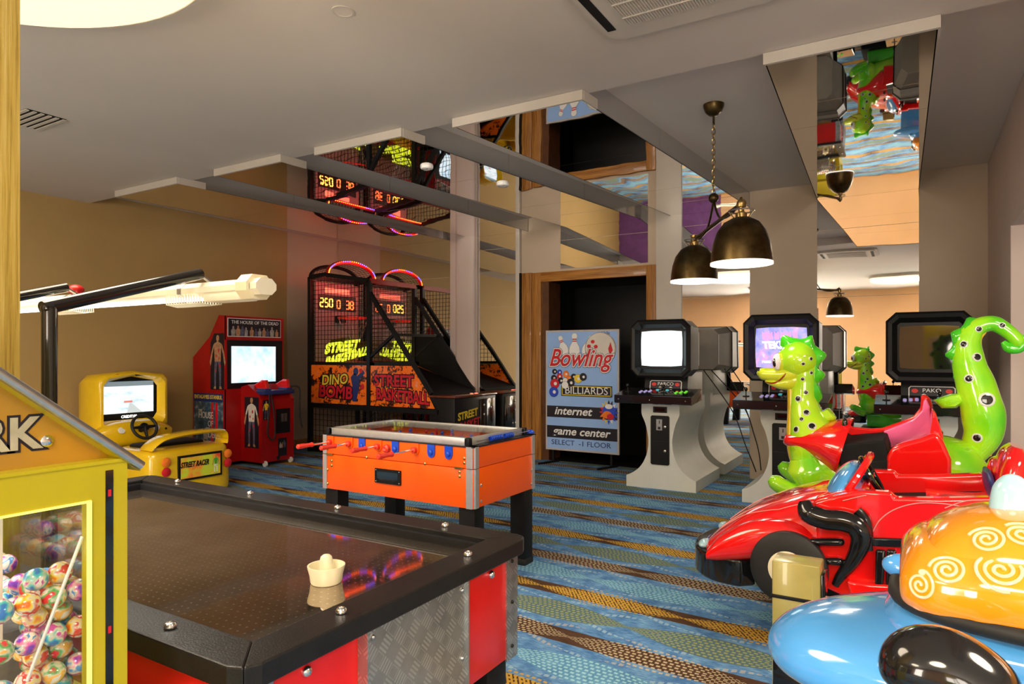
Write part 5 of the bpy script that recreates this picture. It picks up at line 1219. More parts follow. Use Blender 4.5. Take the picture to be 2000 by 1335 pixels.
    def shell(rings, name_, m_, close=True):
        vs, fs_ = [], []
        for w, h, c, dd in rings: vs += [fo.p(a, b_, -dd) for a, b_ in octa(w, h, c)]
        for i in range(len(rings) - 1): fs_ += [(i * 8 + k, i * 8 + (k + 1) % 8, i * 8 + 8 + (k + 1) % 8, i * 8 + 8 + k) for k in range(8)]
        if close: fs_ += [tuple(range(len(rings) * 8 - 8, len(rings) * 8))]
        return B().add(vs, fs_).obj(name_, m_, t, smooth=False)
    shell([(.30, .285, .07, .035), (.29, .275, .068, .30), (.215, .235, .06, .62), (.215, .235, .06, .64)], 'monitor_case', head_col)
    shell([(.225, .205, .02, .035), (.262, .243, .05, -.012), (.29, .272, .064, -.020), (.308, .290, .072, -.006), (.308, .290, .072, .040)], 'bezel', 'black', False)
    B().poly(fo, octa(.30, .28, .07), -.30, -.045).obj('inner_case', 'black', t, smooth=False)
    scn = B().poly(fo, [(-.205, -.17), (-.1, -.178), (.1, -.178), (.205, -.17), (.211, -.08), (.211, .08), (.205, .17), (.1, .178), (-.1, .178), (-.205, .17), (-.211, .08), (-.211, -.08)], -.045, -.034).obj('screen', screen, t, smooth=False)
    return t, fo, scn
t, fo, scn = upright(-2.155, 6.46, 'pale cabinet with a blank white lit screen, beside the poster', 'screen_white', 'PARCO')
t2, fo2, scn2 = upright(-.975, 6.12, 'pale cabinet with a violet game title screen, behind the dragon head', 'screen_game', 'PAKO', base_y=6.30)
lt = mat('lit_title', (1, 1, 1), .3, emit=(1, .95, 1), es=1.3); lp = mat('lit_pink_title', (1, .3, .6), .3, emit=(.95, .25, .55), es=.9)
text('lettering', 'TEKKEN', F(fo2.p(.0, .02), fo2.u, fo2.v), .085, lt, scn2, w=-.031, bold=.004, shear=-.15, sx=.92)
text('lettering', '3', F(fo2.p(.02, -.05), fo2.u, fo2.v), .08, lt, scn2, w=-.031)
for k in range(6): B().poly(fo2, [(-.15 + k * .05, .075), (-.115 + k * .05, .07), (-.12 + k * .05, .14), (-.14 + k * .05, .12), (-.155 + k * .05, .145)], -.033, -.031).obj('title_flame', lp, scn2, smooth=False)
text('lettering', 'PRESS START', F(fo2.p(-.07, -.125), fo2.u, fo2.v), .030, lt, scn2, w=-.031)
upright(.12, 6.38, 'pale cabinet with a dark switched-off screen, behind the dragon tail', 'screen_off', 'PAKO')
# side door and padlock on the first, mains leads between cabinets
tag(B().tube(spline([(-1.88, 7.05, 1.18), (-1.62, 7.2, .75), (-1.5, 7.25, .40), (-1.44, 7.3, .22), (-1.42, 7.4, .10)], 8), .006, 6).obj('power_cord', 'rubber'), 'black lead sagging from the cabinet with the white screen, the left one', 'cord')
tag(B().tube(spline([(-1.80, 7.05, 1.18), (-1.52, 7.25, .80), (-1.42, 7.3, .50), (-1.38, 7.35, .30), (-1.37, 7.4, .12)], 8), .006, 6).obj('power_cord', 'rubber'), 'black lead sagging beside the first, the right one by the violet-screen cabinet', 'cord')
# ================================================================== DRAGON RIDE
YD = 4.42; q2 = .000898; q3 = .00080
def D2(x, y, dy=0): p = at(1460 + x / 3.513, 600 + y / 3.513, YD); return (p[0], YD + dy, p[2])
def D3(x, y, dy=0): p = at(1640 + x / 3.514, 600 + y / 3.514, YD); return (p[0], YD + dy, p[2])
def L2(pts): return [(*D2(x, y), a * q2, b_ * q2) for x, y, a, b_ in pts]
def L3(pts): return [(*D3(x, y), a * q3, b_ * q3) for x, y, a, b_ in pts]
t = thing('dragon_ride', (-.15, YD, 0), 'green spotted dragon kiddie ride with a red and pink saddle tub', 'kiddie ride')
def stick(b, tree, x, z, r, mi, sx=1, h=.004, sgn=-1, rz=None):
    """a low round boss pressed on the side of a solid"""
    h_ = tree.ray_cast(Vector((x, YD + sgn * 1.2, z)), Vector((0, -sgn, 0)))
    if h_[0] is None: return None
    n = h_[1] if h_[1].y * sgn > 0 else -h_[1]; p = h_[0]
    u = Vector((0, 0, 1)).cross(n); u = u.normalized() if u.length > .01 else Vector((1, 0, 0)); v = n.cross(u)
    b.m(mi); prof = [(1, -.010), (1, 0), (.93, h * .7), (.7, h), (0, h)]; vs, fs_ = [], []; sg = 22
    for rr_, hh_ in prof: vs += [p + n * hh_ + (u * cos(2 * pi * k / sg) * sx + v * sin(2 * pi * k / sg)) * max(rr_, .001) * r for k in range(sg)]
    for i in range(4): fs_ += [(i * sg + k, i * sg + (k + 1) % sg, (i + 1) * sg + (k + 1) % sg, (i + 1) * sg + k) for k in range(sg)]
    b.add(vs, fs_); return p, n
def spots(tree, pts, par, name='spot'):
    for x, z, r in pts:
        for s in (-1, 1):
            b = B()
            if stick(b, tree, x, z, r * 1.35, 0, h=.003, sgn=s): stick(b, tree, x, z, r, 1, h=.005, sgn=s); b.obj(name, ['p_greyblue', 'black_gloss'], par)
M['p_greyblue'] = varied('spot_halo', (.62, .66, .60), .05, 8, rough=.15, coat=.8)
neck = B()
neck.loft(L2([(380, 300, 40, 40), (385, 420, 82, 80), (385, 520, 84, 82), (382, 620, 88, 90), (395, 720, 108, 118), (425, 820, 138, 165), (450, 930, 165, 210), (450, 1050, 150, 215), (430, 1130, 110, 170), (420, 1180, 40, 60)]), seg=36)
nk = neck.obj('neck', 'dragon', t)
nt_ = neck.bvh()
spots(nt_, [(*D2(x, y)[::2], r * q2) for x, y, r in ((390, 488, 11), (445, 447, 10), (412, 578, 12), (360, 620, 17), (420, 712, 18), (390, 755, 12), (355, 823, 18), (462, 800, 21))], nk)
bl_ = B().loft(L2([(300, 560, 26, 60), (303, 640, 28, 62), (305, 740, 30, 72), (308, 850, 38, 100), (318, 960, 40, 130), (345, 1070, 36, 130), (380, 1140, 20, 70)]), seg=28).obj('belly', 'dragon_gold', t)
b = B()
for y in range(600, 1080, 42):
    x = 284 + max(0, y - 900) * .16
    p = D2(x + 6, y); b.tube([(p[0] + .034 + abs(k) * .006, YD + k * .018, p[2]) for k in range(-3, 4)], .0022, 5)
head = B()
head.ball(D2(345, 360), 128 * q2, 32, 22, (1.02, .98, 1.0))
head.ball(D2(380, 420), 95 * q2, 28, 18, (1, .9, 1))
hd = head.obj('head', 'dragon', t)
snout = B()
snout.loft(L2([(340, 440, 75, 85), (270, 462, 66, 92), (200, 462, 52, 80), (130, 458, 46, 66), (92, 452, 38, 52), (66, 452, 12, 18)]), seg=32)
snout.loft(L2([(370, 480, 50, 70), (310, 505, 62, 80), (240, 522, 44, 78), (170, 515, 26, 58), (125, 505, 10, 28)]), seg=30)
snout.ball(D2(300, 470), 68 * q2, 24, 16, (1, 1.25, .95))
sn = snout.obj('snout', 'dragon_yel', hd)
st_ = snout.bvh(); ht_ = head.bvh()
def crease(tree, pts, r, m_, par, sgn=-1, name='mouth_line'):
    out = []
    for x, y in [(p[0], p[1]) for p in spline([(a, c, 0) for a, c in pts], 4)]:
        q = D2(x, y); h_ = tree.ray_cast(Vector((q[0], YD + sgn * 1.2, q[2])), Vector((0, -sgn, 0)))
        if h_[0] is not None: out.append(h_[0])
    if len(out) > 2: B().tube(out, [r * (.3 + .7 * sin(pi * (i + .5) / len(out))) for i in range(len(out))], 6).obj(name, m_, par)
for s in (-1, 1):
    crease(st_, [(96, 498), (140, 512), (185, 517), (225, 503), (262, 470), (278, 448)], .006, varied('brown_red_mouth%d' % s, (.28, .03, .01), .1, 8, rough=.2), sn, s)
    b = B(); q = D2(72, 436)
    b.ball((q[0] + .012, YD + s * .026, q[2] + .004), .009, 12, 8).obj('nostril', 'black_gloss', sn)
# eyes
for s in (-1, 1):
    p = D2(196, 372); c = Vector((p[0] + .026, YD + s * .058, p[2]))
    B().ball(c + Vector((.006, s * .0, 0)), .049, 22, 16, (.75, .8, 1.18)).obj('eye_rim', 'dragon_yel', hd)
    e_ = B().ball(c + Vector((-.006, s * .012, 0)), .046, 22, 16, (.66, .75, 1.12)).obj('eye', 'white', hd)
    B().ball(c + Vector((-.013, s * .021, -.004)), .036, 20, 14, (.62, .6, 1.05)).obj('iris', 'p_orange', e_)
    B().ball(c + Vector((-.017, s * .0355, -.004)), .022, 18, 12, (.60, .5, 1.25)).obj('pupil', 'black_gloss', e_)
    B().ball(c + Vector((-.022, s * .046, .008)), .005, 8, 6).obj('highlight', 'white', e_)
for x, y, r in ((398, 384, 10), (446, 352, 11)): spots(ht_, [(*D2(x, y)[::2], r * q2)], hd)
# crest: separate curved spikes
def spike(pts, f_, m_='dragon_dark', th=.030, par=None, name='spike'):
    P2 = [f_(x, y) for x, y in pts]; fr_ = F((0, YD, 0), (1, 0, 0), (0, 0, 1))
    cxm = sum(p[0] for p in P2) / len(P2); czm = sum(p[2] for p in P2) / len(P2); n = len(P2)
    vs = []
    for k_, w_ in ((.72, th), (1, th * .35), (1, -th * .35), (.72, -th)): vs += [(cxm + (p[0] - cxm) * k_, YD + w_, czm + (p[2] - czm) * k_) for p in P2]
    fs_ = [tuple(range(n)), tuple(range(3 * n, 4 * n))]
    for i in range(3): fs_ += [(i * n + k, i * n + (k + 1) % n, (i + 1) * n + (k + 1) % n, (i + 1) * n + k) for k in range(n)]
    return B().add(vs, fs_).obj(name, m_, par or t, angle=65)
cr = spike([(225, 262), (230, 215), (240, 196), (260, 190), (300, 205), (335, 210), (365, 216), (400, 210), (430, 192), (445, 192), (452, 225), (462, 258), (500, 288), (535, 312), (543, 330), (530, 355), (500, 385), (488, 405), (500, 428), (530, 450), (535, 470), (515, 495), (478, 525), (474, 545), (490, 575), (514, 606), (512, 625), (490, 655), (478, 690), (455, 700), (440, 620), (448, 540), (468, 450), (470, 380), (440, 300), (380, 250), (300, 240)], D2, th=.04, name='crest')
spike([(455, 680), (478, 700), (520, 705), (545, 690), (562, 692), (590, 725), (612, 755), (600, 775), (540, 785), (490, 760)], D2, 'dragon', .045, name='crest')
# torso, thighs and feet
torso = B().loft([(*D2(420, 1000), .16, .17), (*D2(560, 1090), .18, .22), (*D2(800, 1190), .17, .25), (*D2(1100, 1190), .17, .25), (*D3(640, 1150), .2, .23), (*D3(840, 1060), .17, .2), (*D3(950, 1000), .08, .1)], seg=32).obj('torso', 'dragon', t)
for s in (-1, 1):
    o = B().loft([(*D2(420, 1010, s * .14), .09, .07), (*D2(440, 1100, s * .16), .115, .085), (*D2(430, 1180, s * .17), .075, .07), (*D2(400, 1225, s * .17), .04, .04)], seg=26).obj('leg', 'dragon', t)
    dd = 0 if s < 0 else 70
    f = B().loft([(*D2(395 , 1240, s * .17), .05, .06), (*D2(330, 1225 - dd * .2, s * .175), .052, .062), (*D2(270, 1195 - dd * .4, s * .18), .048, .064), (*D2(220, 1160 - dd * .5, s * .18), .044, .062), (*D2(190, 1140 - dd * .6, s * .18), .022, .034)], seg=24).obj('foot', 'dragon', o)
# tail, upright with a curl to the right
tail = B().loft(L3([(880, 1060, 60, 60), (940, 960, 95, 85), (985, 860, 115, 100), (985, 740, 128, 112), (962, 640, 122, 112), (930, 520, 115, 100), (895, 420, 103, 92), (878, 320, 92, 82), (880, 230, 78, 72), (918, 158, 66, 60), (985, 118, 56, 52), (1060, 112, 52, 48), (1125, 145, 48, 45), (1185, 190, 44, 42), (1235, 245, 40, 36), (1262, 262, 14, 16)]), seg=34, sub=6)
tl = tail.obj('tail', 'dragon', t)
spots(tail.bvh(), [(*D3(x, y)[::2], r * q3) for x, y, r in ((1110, 125, 16), (950, 150, 17), (847, 253, 19), (937, 340, 23), (880, 485, 22), (1000, 626, 36), (935, 885, 24))], tl)
B().loft(L3([(1010, 1010, 26, 40), (1075, 860, 24, 50), (1093, 740, 22, 50), (1075, 620, 20, 48), (1035, 520, 18, 42), (990, 400, 16, 38), (965, 300, 14, 30), (965, 220, 10, 22), (1000, 170, 8, 16)]), seg=20).obj('tail_underside', 'dragon_gold', tl)
B().loft(L3([(1120, 235, 16, 20), (1160, 275, 34, 34), (1225, 285, 30, 30), (1262, 240, 30, 26), (1250, 190, 14, 16)]), seg=22).obj('tail_tip', 'dragon_dark', tl)
spike([(830, 600), (815, 545), (778, 480), (780, 440), (800, 400), (778, 370), (725, 335), (722, 318), (760, 285), (775, 255), (765, 200), (760, 175), (780, 160), (830, 140), (850, 115), (870, 75), (890, 66), (930, 72), (985, 75), (1030, 66), (1070, 64), (1085, 78), (1095, 105), (1000, 105), (900, 130), (830, 220), (810, 330), (830, 440), (850, 560)], D3, th=.035, par=t, name='crest')
spike([(640, 635), (700, 612), (760, 592), (810, 590), (840, 600), (860, 640), (800, 690), (700, 690)], D3, 'dragon', .05, name='crest')
# saddle: a red cone-shaped hood over the chest, a tub with pink inside, red seat back
B().loft([(*D2(262, 892), .034, .08), (*D2(290, 898), .044, .13), (*D2(400, 905), .072, .19), (*D2(500, 915), .115, .235), (*D2(580, 935), .150, .265), (*D2(650, 962), .180, .285), (*D2(672, 965), .178, .285)], seg=40, fixed=(.25, 0, 1)).obj('saddle_hood', 'red_gloss', t)
fn_ = F((0, YD, 0), (1, 0, 0), (0, 0, 1))
def side(pts, w0, w1, name, m_, bev=.012, par=None):
    b = B().poly(fn_, [(p[0], p[2]) for p in pts], w0, w1); o = b.obj(name, m_, par or t, smooth=True, angle=50)
    if bev:
        md = o.modifiers.new('b', 'BEVEL'); md.width = bev; md.segments = 3; md.limit_method = 'ANGLE'
    return o
far = [D2(640, 830), D2(700, 848), D2(830, 860), D3(280, 855), D3(400, 815), D3(500, 775), D3(555, 715), D3(562, 650), D3(560, 620), D3(590, 612), D3(630, 640), D3(655, 720), D3(700, 1000), D3(700, 1130), D2(660, 1130)]
side(far, -.285, -.25, 'tub_side', 'red_gloss')
side([D3(290, 870), D3(400, 830), D3(500, 790), D3(568, 725), D3(580, 650), D3(600, 640), D3(625, 700), D3(640, 880), D3(440, 980), D3(350, 1000)], -.25, -.18, 'tub_lining', 'pink')
near = [D3(332, 1110), D3(335, 980), D3(360, 925), D3(440, 890), D3(550, 862), D3(615, 835), D3(660, 830), D3(700, 880), D3(750, 1000), D3(750, 1110)]
side(near, .20, .285, 'seat_side', 'red_gloss', .02)
side([D3(560, 1000), D3(610, 860), D3(628, 760), D3(632, 690), D3(650, 700), D3(700, 850), D3(720, 1090), D3(560, 1090)], -.25, .20, 'seat_back', 'red_gloss', .02)
side([D2(645, 905), D3(320, 880), D3(345, 960), D3(345, 1120), D2(670, 1120)], -.24, .262, 'tub_inside', 'black_mat', .01)
side([D2(672, 1040), D3(345, 1000), D3(345, 1120), D2(672, 1120)], .262, .275, 'entry_step', 'black_mat', .006)
b = B()
for s in (-1, 1): b.tube([D2(640, 860, 0), D2(655, 830, s * .05), D2(680, 810, s * .13)], .016, 10)
b.obj('handlebar', 'black_gloss', t)
for s in (-1, 1): B().ball(D2(682, 790, s * .14), .024, 14, 10, (.7, .9, 1.7)).obj('grip', 'black_gloss', t)
B().box(-.62, .42, YD - .24, YD + .24, 0, .34, .03).obj('base', 'black_mat', t)
B().box(-.55, .35, YD - .18, YD + .18, .34, .52, .02).obj('mechanism_cover', 'dragon_dark', t)

# ================================================================== RED CAR RIDE
YC = 3.12
def C(x, y, Y=YC): return at(1340 + x / 2.811, 860 + y / 2.811, Y)
t = thing('racing_car_ride', (-.25, 3.40, 0), 'glossy red racing car kiddie ride with black trim and blue windscreen', 'kiddie ride')
YM = 3.42
# main hull, sections along its length: (pixel x, top y, bottom y, half width)
hull = B(); secs = []
for x, yt, yb, hwid in ((62, 600, 640, .10), (72, 580, 655, .19), (110, 545, 670, .255), (200, 480, 690, .285), (300, 420, 720, .29), (420, 375, 760, .30), (560, 330, 800, .31), (700, 300, 820, .31), (800, 300, 830, .315), (900, 320, 840, .32)):
    a, c = C(x, yt), C(x, yb); secs.append((a[0], YM, (a[2] + c[2]) / 2, (a[2] - c[2]) / 2, hwid))
hull.loft(secs, seg=44, e=3.0, fixed=(0, 0, 1))
hull.obj('hull_front', 'red_gloss', t)
hull_tree = hull.bvh()
# raised centre of the bonnet
b = B(); secs = []
for x, yt, hwid in ((180, 500, .04), (260, 430, .12), (400, 362, .16), (540, 312, .18), (680, 262, .19), (800, 240, .19)):
    a = C(x, yt, YM); secs.append((a[0], YM, a[2] - .07 + .0, .075, hwid))
b.loft(secs, seg=32, e=2.4, fixed=(0, 0, 1)); b.obj('bonnet', 'red_gloss', t)
b = B(); secs = []
for x, yt in ((500, 336), (560, 316), (640, 290), (700, 285)):
    a = C(x, yt, YM); secs.append((a[0], YM, a[2] - .01, .02, .07))
b.loft(secs, seg=20, fixed=(0, 0, 1)); b.obj('bonnet_intake', 'black_gloss', t)
# fenders over the front wheels
for s in (-1, 1):
    yy = YM + s * .27
    b = B(); secs = []
    for x, yt, yb in ((135, 575, 640), (190, 515, 650), (300, 455, 650), (420, 425, 640), (540, 425, 640), (640, 450, 660), (700, 500, 680)):
        a, c = C(x, yt, YM - .27), C(x, yb, YM - .27); secs.append((a[0], yy, (a[2] + c[2]) / 2, (a[2] - c[2]) / 2, .085))
    b.loft(secs, seg=28, e=2.5, fixed=(0, 0, 1)); b.obj('fender', 'red_gloss', t)
# cockpit body sides
def sidec(pts, y0, y1, name, m_, bev=.01, par=None, px=None):
    Yp = min(y0, y1) if px is None else px
    fr_ = F((0, 0, 0), (1, 0, 0), (0, 0, 1))
    P_ = [(C(x, y, Yp)[0], C(x, y, Yp)[2]) for x, y in pts]
    o = B().poly(fr_, P_, -max(y0, y1), -min(y0, y1)).obj(name, m_, par or t, smooth=True, angle=45)
    if bev:
        md = o.modifiers.new('b', 'BEVEL'); md.width = bev; md.segments = 3; md.limit_method = 'ANGLE'
    return o
sd = [(700, 340), (830, 300), (960, 275), (1130, 285), (1148, 315), (1400, 318), (1700, 312), (1900, 300), (1990, 330), (1990, 860), (850, 850), (740, 800)]
sidec(sd, 3.10, 3.16, 'body_side', 'red_gloss', .016)
sidec(sd, 3.68, 3.74, 'body_side', 'red_gloss', .016, px=3.10)
sidec([(700, 420), (1990, 420), (1990, 840), (850, 840), (740, 790)], 3.16, 3.68, 'cockpit_floor', 'black_mat', .0, px=3.12)
sidec([(690, 330), (830, 290), (985, 270), (1010, 330), (1010, 480), (690, 480)], 3.15, 3.69, 'cowl', 'red_gloss', .02, px=3.12)
sidec([(1010, 535), (1230, 540), (1400, 545), (1400, 600), (1010, 580)], 3.08, 3.10, 'side_stripe', 'black_gloss', .006)
for x0_, y0_, x1_, y1_ in ((660, 532, 870, 575), (735, 635, 870, 685)):
    B().loft([(*C(x0_ + 10, (y0_ + y1_) / 2, 3.09), .003, .003), (*C(x0_ + 40, (y0_ + y1_) / 2, 3.085), .014, .02), (*C(x1_ - 30, (y0_ + y1_) / 2 + 3, 3.085), .016, .02), (*C(x1_, (y0_ + y1_) / 2 + 4, 3.09), .008, .012)], seg=18).obj('side_vent', 'black_gloss', t)
# black trim that snakes from the windscreen down the side
B().tube(spline([C(650, 330, 3.08), C(672, 395, 3.07), (C(760, 430, 3.07)), C(860, 440, 3.07), C(935, 470, 3.07), C(960, 530, 3.07), C(945, 600, 3.07), C(900, 680, 3.08), C(850, 740, 3.09), C(820, 790, 3.10)], 8), [.022 + .022 * min(1, i / 8) if i < 36 else max(.016, .044 - .0008 * (i - 36)) for i in range(73)], 14).obj('exhaust_trim', 'black_gloss', t)
B().tube(spline([C(940, 380, 3.08), C(985, 430, 3.08), C(1000, 500, 3.08), C(1000, 600, 3.08)], 6), .018, 10).obj('exhaust_trim', 'black_gloss', t)
for x in (1040, 1100): sidec([(x, 600), (x + 55, 605), (x + 40, 830), (x - 5, 820)], 3.07, 3.10, 'side_strut', 'black_gloss', .008)
sidec([(880, 770), (1000, 790), (1180, 800), (1180, 860), (900, 850)], 3.06, 3.74, 'sill', 'red_gloss', .01)
# bumper: a black skirt round the nose
def bump_ring(z0, z1, name, m_, grow):
    pts = []
    for k in range(25):
        a = pi * k / 24; pts.append((-.66 - (.275 + grow) * sin(a) ** .7, YM - (.335 + grow) * cos(a)))
    vs = []; n = len(pts)
    for (x, y) in pts:
        cx_, cy_ = x + .06 * (1 if True else 0), YM + (y - YM) * .85
        vs += [(x, y, z0), (x, y, z1), (cx_, cy_, z1), (cx_, cy_, z0)]
    fs_ = []
    for i in range(n - 1): fs_ += [(i * 4 + k, i * 4 + (k + 1) % 4, i * 4 + 4 + (k + 1) % 4, i * 4 + 4 + k) for k in range(4)]
    fs_ += [(0, 1, 2, 3), ((n - 1) * 4, (n - 1) * 4 + 3, (n - 1) * 4 + 2, (n - 1) * 4 + 1)]
    o = B().add(vs, fs_).obj(name, m_, t, angle=50); md = o.modifiers.new('b', 'BEVEL'); md.width = .012; md.segments = 3; md.limit_method = 'ANGLE'
    return o
zb0, zb1 = .305, .425
bump_ring(zb0, zb1, 'bumper', 'black_gloss', .0)
for s in (-1, 1):
    p = C(110, 540, 3.15); B().ball((-.855, YM + s * .19, .440), .040, 20, 12, (.7, 1.4, .5)).obj('headlamp', 'blue_pale', t)
# wheel
for s in (-1, 1):
    c = C(560, 700, 3.06); c = (c[0], YM + s * .345, c[2])
    wh = B().lathe((c[0], c[1] - .04 * (1 if s > 0 else 1), c[2]), [(.075, 0), (.135, 0), (.155, .015), (.158, .045), (.150, .07), (.13, .08), (.075, .08)], 44, (0, 1, 0)).obj('wheel', 'rubber', t)
    B().lathe((c[0], c[1], c[2]), [(.10, -.035), (.10, .035), (.06, .042), (.04, .03), (0, .03)][0:0] or [(0, -.048), (.03, -.05), (.05, -.046), (.078, -.041), (.078, .042), (.05, .045), (0, .05)], 40, (0, 1, 0)).obj('hub', 'cream', wh)
b = B().tube(spline([C(385, 690, 3.09), C(405, 610, 3.09), C(460, 555, 3.09), C(540, 530, 3.09), C(620, 540, 3.09), C(690, 585, 3.09), C(730, 660, 3.09), C(745, 760, 3.09)], 6), .022, 10).obj('wheel_arch', 'black_gloss', t)
# windscreen: tilted teardrop, chrome edge
fw = F((0, 0, 0), (1, 0, 0), (0, 0, 1))
wsp = [(772, 345), (770, 300), (790, 240), (840, 170), (890, 130), (945, 112), (975, 125), (975, 165), (945, 240), (890, 310), (830, 352), (795, 358)]
c0, c1 = Vector(C(790, 350, YM)), Vector(C(950, 120, YM)); axd = (c1 - c0)
o = B().loft([(*(c0 + axd * k), w_, wy) for k, w_, wy in ((0, .016, .14), (.15, .042, .21), (.4, .058, .235), (.7, .055, .21), (.92, .034, .14), (1.0, .006, .05))], seg=36).obj('windscreen', 'blue_ride', t)
B().tube([Vector((c0 + axd * (.5 - .5 * cos(a)))) + Vector((.045, .225 * sin(a), .035)) for a in (2 * pi * k / 48 for k in range(48))], .016, 8, True).obj('windscreen_frame', 'red_gloss', t)
# steering wheel, seat, rear cowl
sc_ = Vector(C(1020, 190, YM)); ax = Vector((.85, 0, .5)).normalized(); u_ = Vector((0, 1, 0)); v_ = ax.cross(u_)
w_ = B().tube([sc_ + (u_ * cos(a) + v_ * sin(a)) * .085 for a in (2 * pi * k / 28 for k in range(28))], .012, 8, True).obj('steering_wheel', 'black_gloss', t)
B().tube([sc_ + u_ * .08, sc_ - u_ * .08], .010, 8).tube([sc_, sc_ - ax * .14], .014, 8).obj('spokes', 'black_gloss', w_)
so_ = Vector(C(1560, 330, YM))
B().loft([(so_.x - .16, YM, so_.z - .03, .05, .18), (so_.x + .02, YM, so_.z - .03, .05, .19), (so_.x + .10, YM, so_.z + .0, .05, .19)], seg=28, e=3, fixed=(0, 0, 1)).obj('seat_cushion', 'red_gloss', t)
B().loft([(so_.x + .09, YM, so_.z - .06, .05, .19), (so_.x + .12, YM, so_.z + .08, .055, .20), (so_.x + .145, YM, so_.z + .20, .045, .17), (so_.x + .155, YM, so_.z + .245, .02, .10)], seg=30, e=2.6).obj('seat_back', 'red_gloss', t)
b = B(); secs = []
for x, yt, hw2 in ((1650, 170, .04), (1670, 120, .14), (1730, 100, .20), (1855, 115, .24), (1990, 150, .25), (2120, 200, .24), (2250, 300, .2)):
    a = C(x, yt, YM + .05); secs.append((a[0], YM + .06, a[2] - .11, .12, hw2))
b.loft(secs, seg=34, e=2.4, fixed=(0, 0, 1)).obj('rear_cowl', 'red_gloss', t)
B().loft([(*C(1650, 160, YM), .012, .10), (*C(1660, 200, YM), .02, .15), (*C(1672, 260, YM), .02, .16), (*C(1680, 310, YM), .012, .15)], seg=24).obj('cowl_lining', 'p_navy', t)
# pale contour lines painted over the shell, plain streamlines
pale = varied('pale_red_line', (.85, .30, .28), .05, 8, rough=.2, coat=.8)
def lineon(pts, Y, nm='contour_line'): B().tube(spline([C(x, y, Y) for x, y in pts], 6), .0022, 5).obj(nm, pale, t)
lineon([(1020, 510), (1060, 440), (1140, 380), (1260, 345), (1400, 345), (1560, 370), (1700, 400)], 3.098)
lineon([(860, 330), (940, 310), (990, 300)], 3.098)
lineon([(1420, 370), (1540, 330), (1700, 325)], 3.098)
for dy in (-.24, -.16, .16, .24):
    pts = []
    for k in range(26):
        x = -.80 + .60 * k / 25; h_ = hull_tree.ray_cast(Vector((x, YM + dy * (.55 + .45 * min(1, k / 12)), 1.2)), Vector((0, 0, -1)))
        if h_[0] is not None: pts.append(h_[0])
    if len(pts) > 4: B().tube(pts, .0024, 5).obj('contour_line', pale, t)
B().box(-.36, .5, YM - .24, YM + .24, .0, .20, .02).obj('base', 'black_mat', t)
B().box(-.34, .45, YM - .18, YM + .18, .20, .38, .02).obj('mechanism_cover', 'black_mat', t)

# ================================================================== COIN BOX
t = thing('coin_box', (-.32, 2.42, 0), 'brass-coloured coin box on the floor before the red car', 'coin box')
bx0, bx1, by0, by1 = -.398, -.252, 2.335, 2.445; bz = .668
o = B().box(bx0, bx1, by0, by1, .0, bz, .006).obj('box', 'gold_box', t)
for z in (.545, .405): B().box(bx0 - .002, bx1 + .002, by0 - .002, by1 + .002, z, z + .012, .001).obj('strap', 'black', t)
B().box(bx0 - .05, bx1 + .17, by0 - .03, by1 + .06, 0, .16, .012).obj('foot_plate', 'gold_box', t)
fq = F((0, by0, 0), (1, 0, 0), (0, 0, 1))
B().box(bx0 + .008, bx1 + .12, by0 - .035, by0, .115, .375, .005).obj('coin_door', 'black_gloss', t)
for x, z in ((bx0 + .018, .362), (bx0 + .018, .128), (bx0 + .10, .128), (bx1 + .10, .128)): B().ball((x, by0 - .035, z), .005, 8, 6).obj('screw', 'steel', t)
B().lathe((bx0 + .055, by0 - .035, .255), [(.018, 0), (.018, .004), (.012, .008), (.006, .008), (.006, .004), (0, .004)], 20, (0, -1, 0)).obj('lock', 'steel', t)
B().box(bx1, bx1 + .012, by0 + .01, by1 - .01, .38, .64, .003).obj('coin_plate', 'black_gloss', t)
for k in range(3): B().box(bx1 + .012, bx1 + .02, by0 + .03, by0 + .06, .44 + k * .05, .46 + k * .05).obj('coin_slot', 'chrome', t)

# ================================================================== BLUE ROCKET RIDE
YR = 1.62
def R(x, y, Y=YR): return at(1340 + x / 2.811, 860 + y / 2.811, Y)
t = thing('rocket_ride', (.15, YR, 0), 'sky blue rocket kiddie ride with amber swirled canopy, nearest at right', 'kiddie ride')
secs = []
for x, yt, yb, hw2 in ((455, 1060, 1090, .01), (475, 1010, 1140, .05), (540, 960, 1200, .105), (640, 925, 1250, .15), (800, 900, 1310, .19), (1000, 890, 1370, .22), (1200, 890, 1420, .24), (1500, 890, 1460, .25), (1855, 895, 1480, .25), (2300, 910, 1460, .24), (2600, 950, 1400, .18), (2750, 1050, 1300, .08)):
    a, c = R(x, yt), R(x, yb); secs.append((a[0], YR, (a[2] + c[2]) / 2, (a[2] - c[2]) / 2, hw2))
body = B().loft(secs, seg=48, fixed=(0, 0, 1), e=2.15); body.obj('body', 'blue_ride', t)
bt = body.bvh()
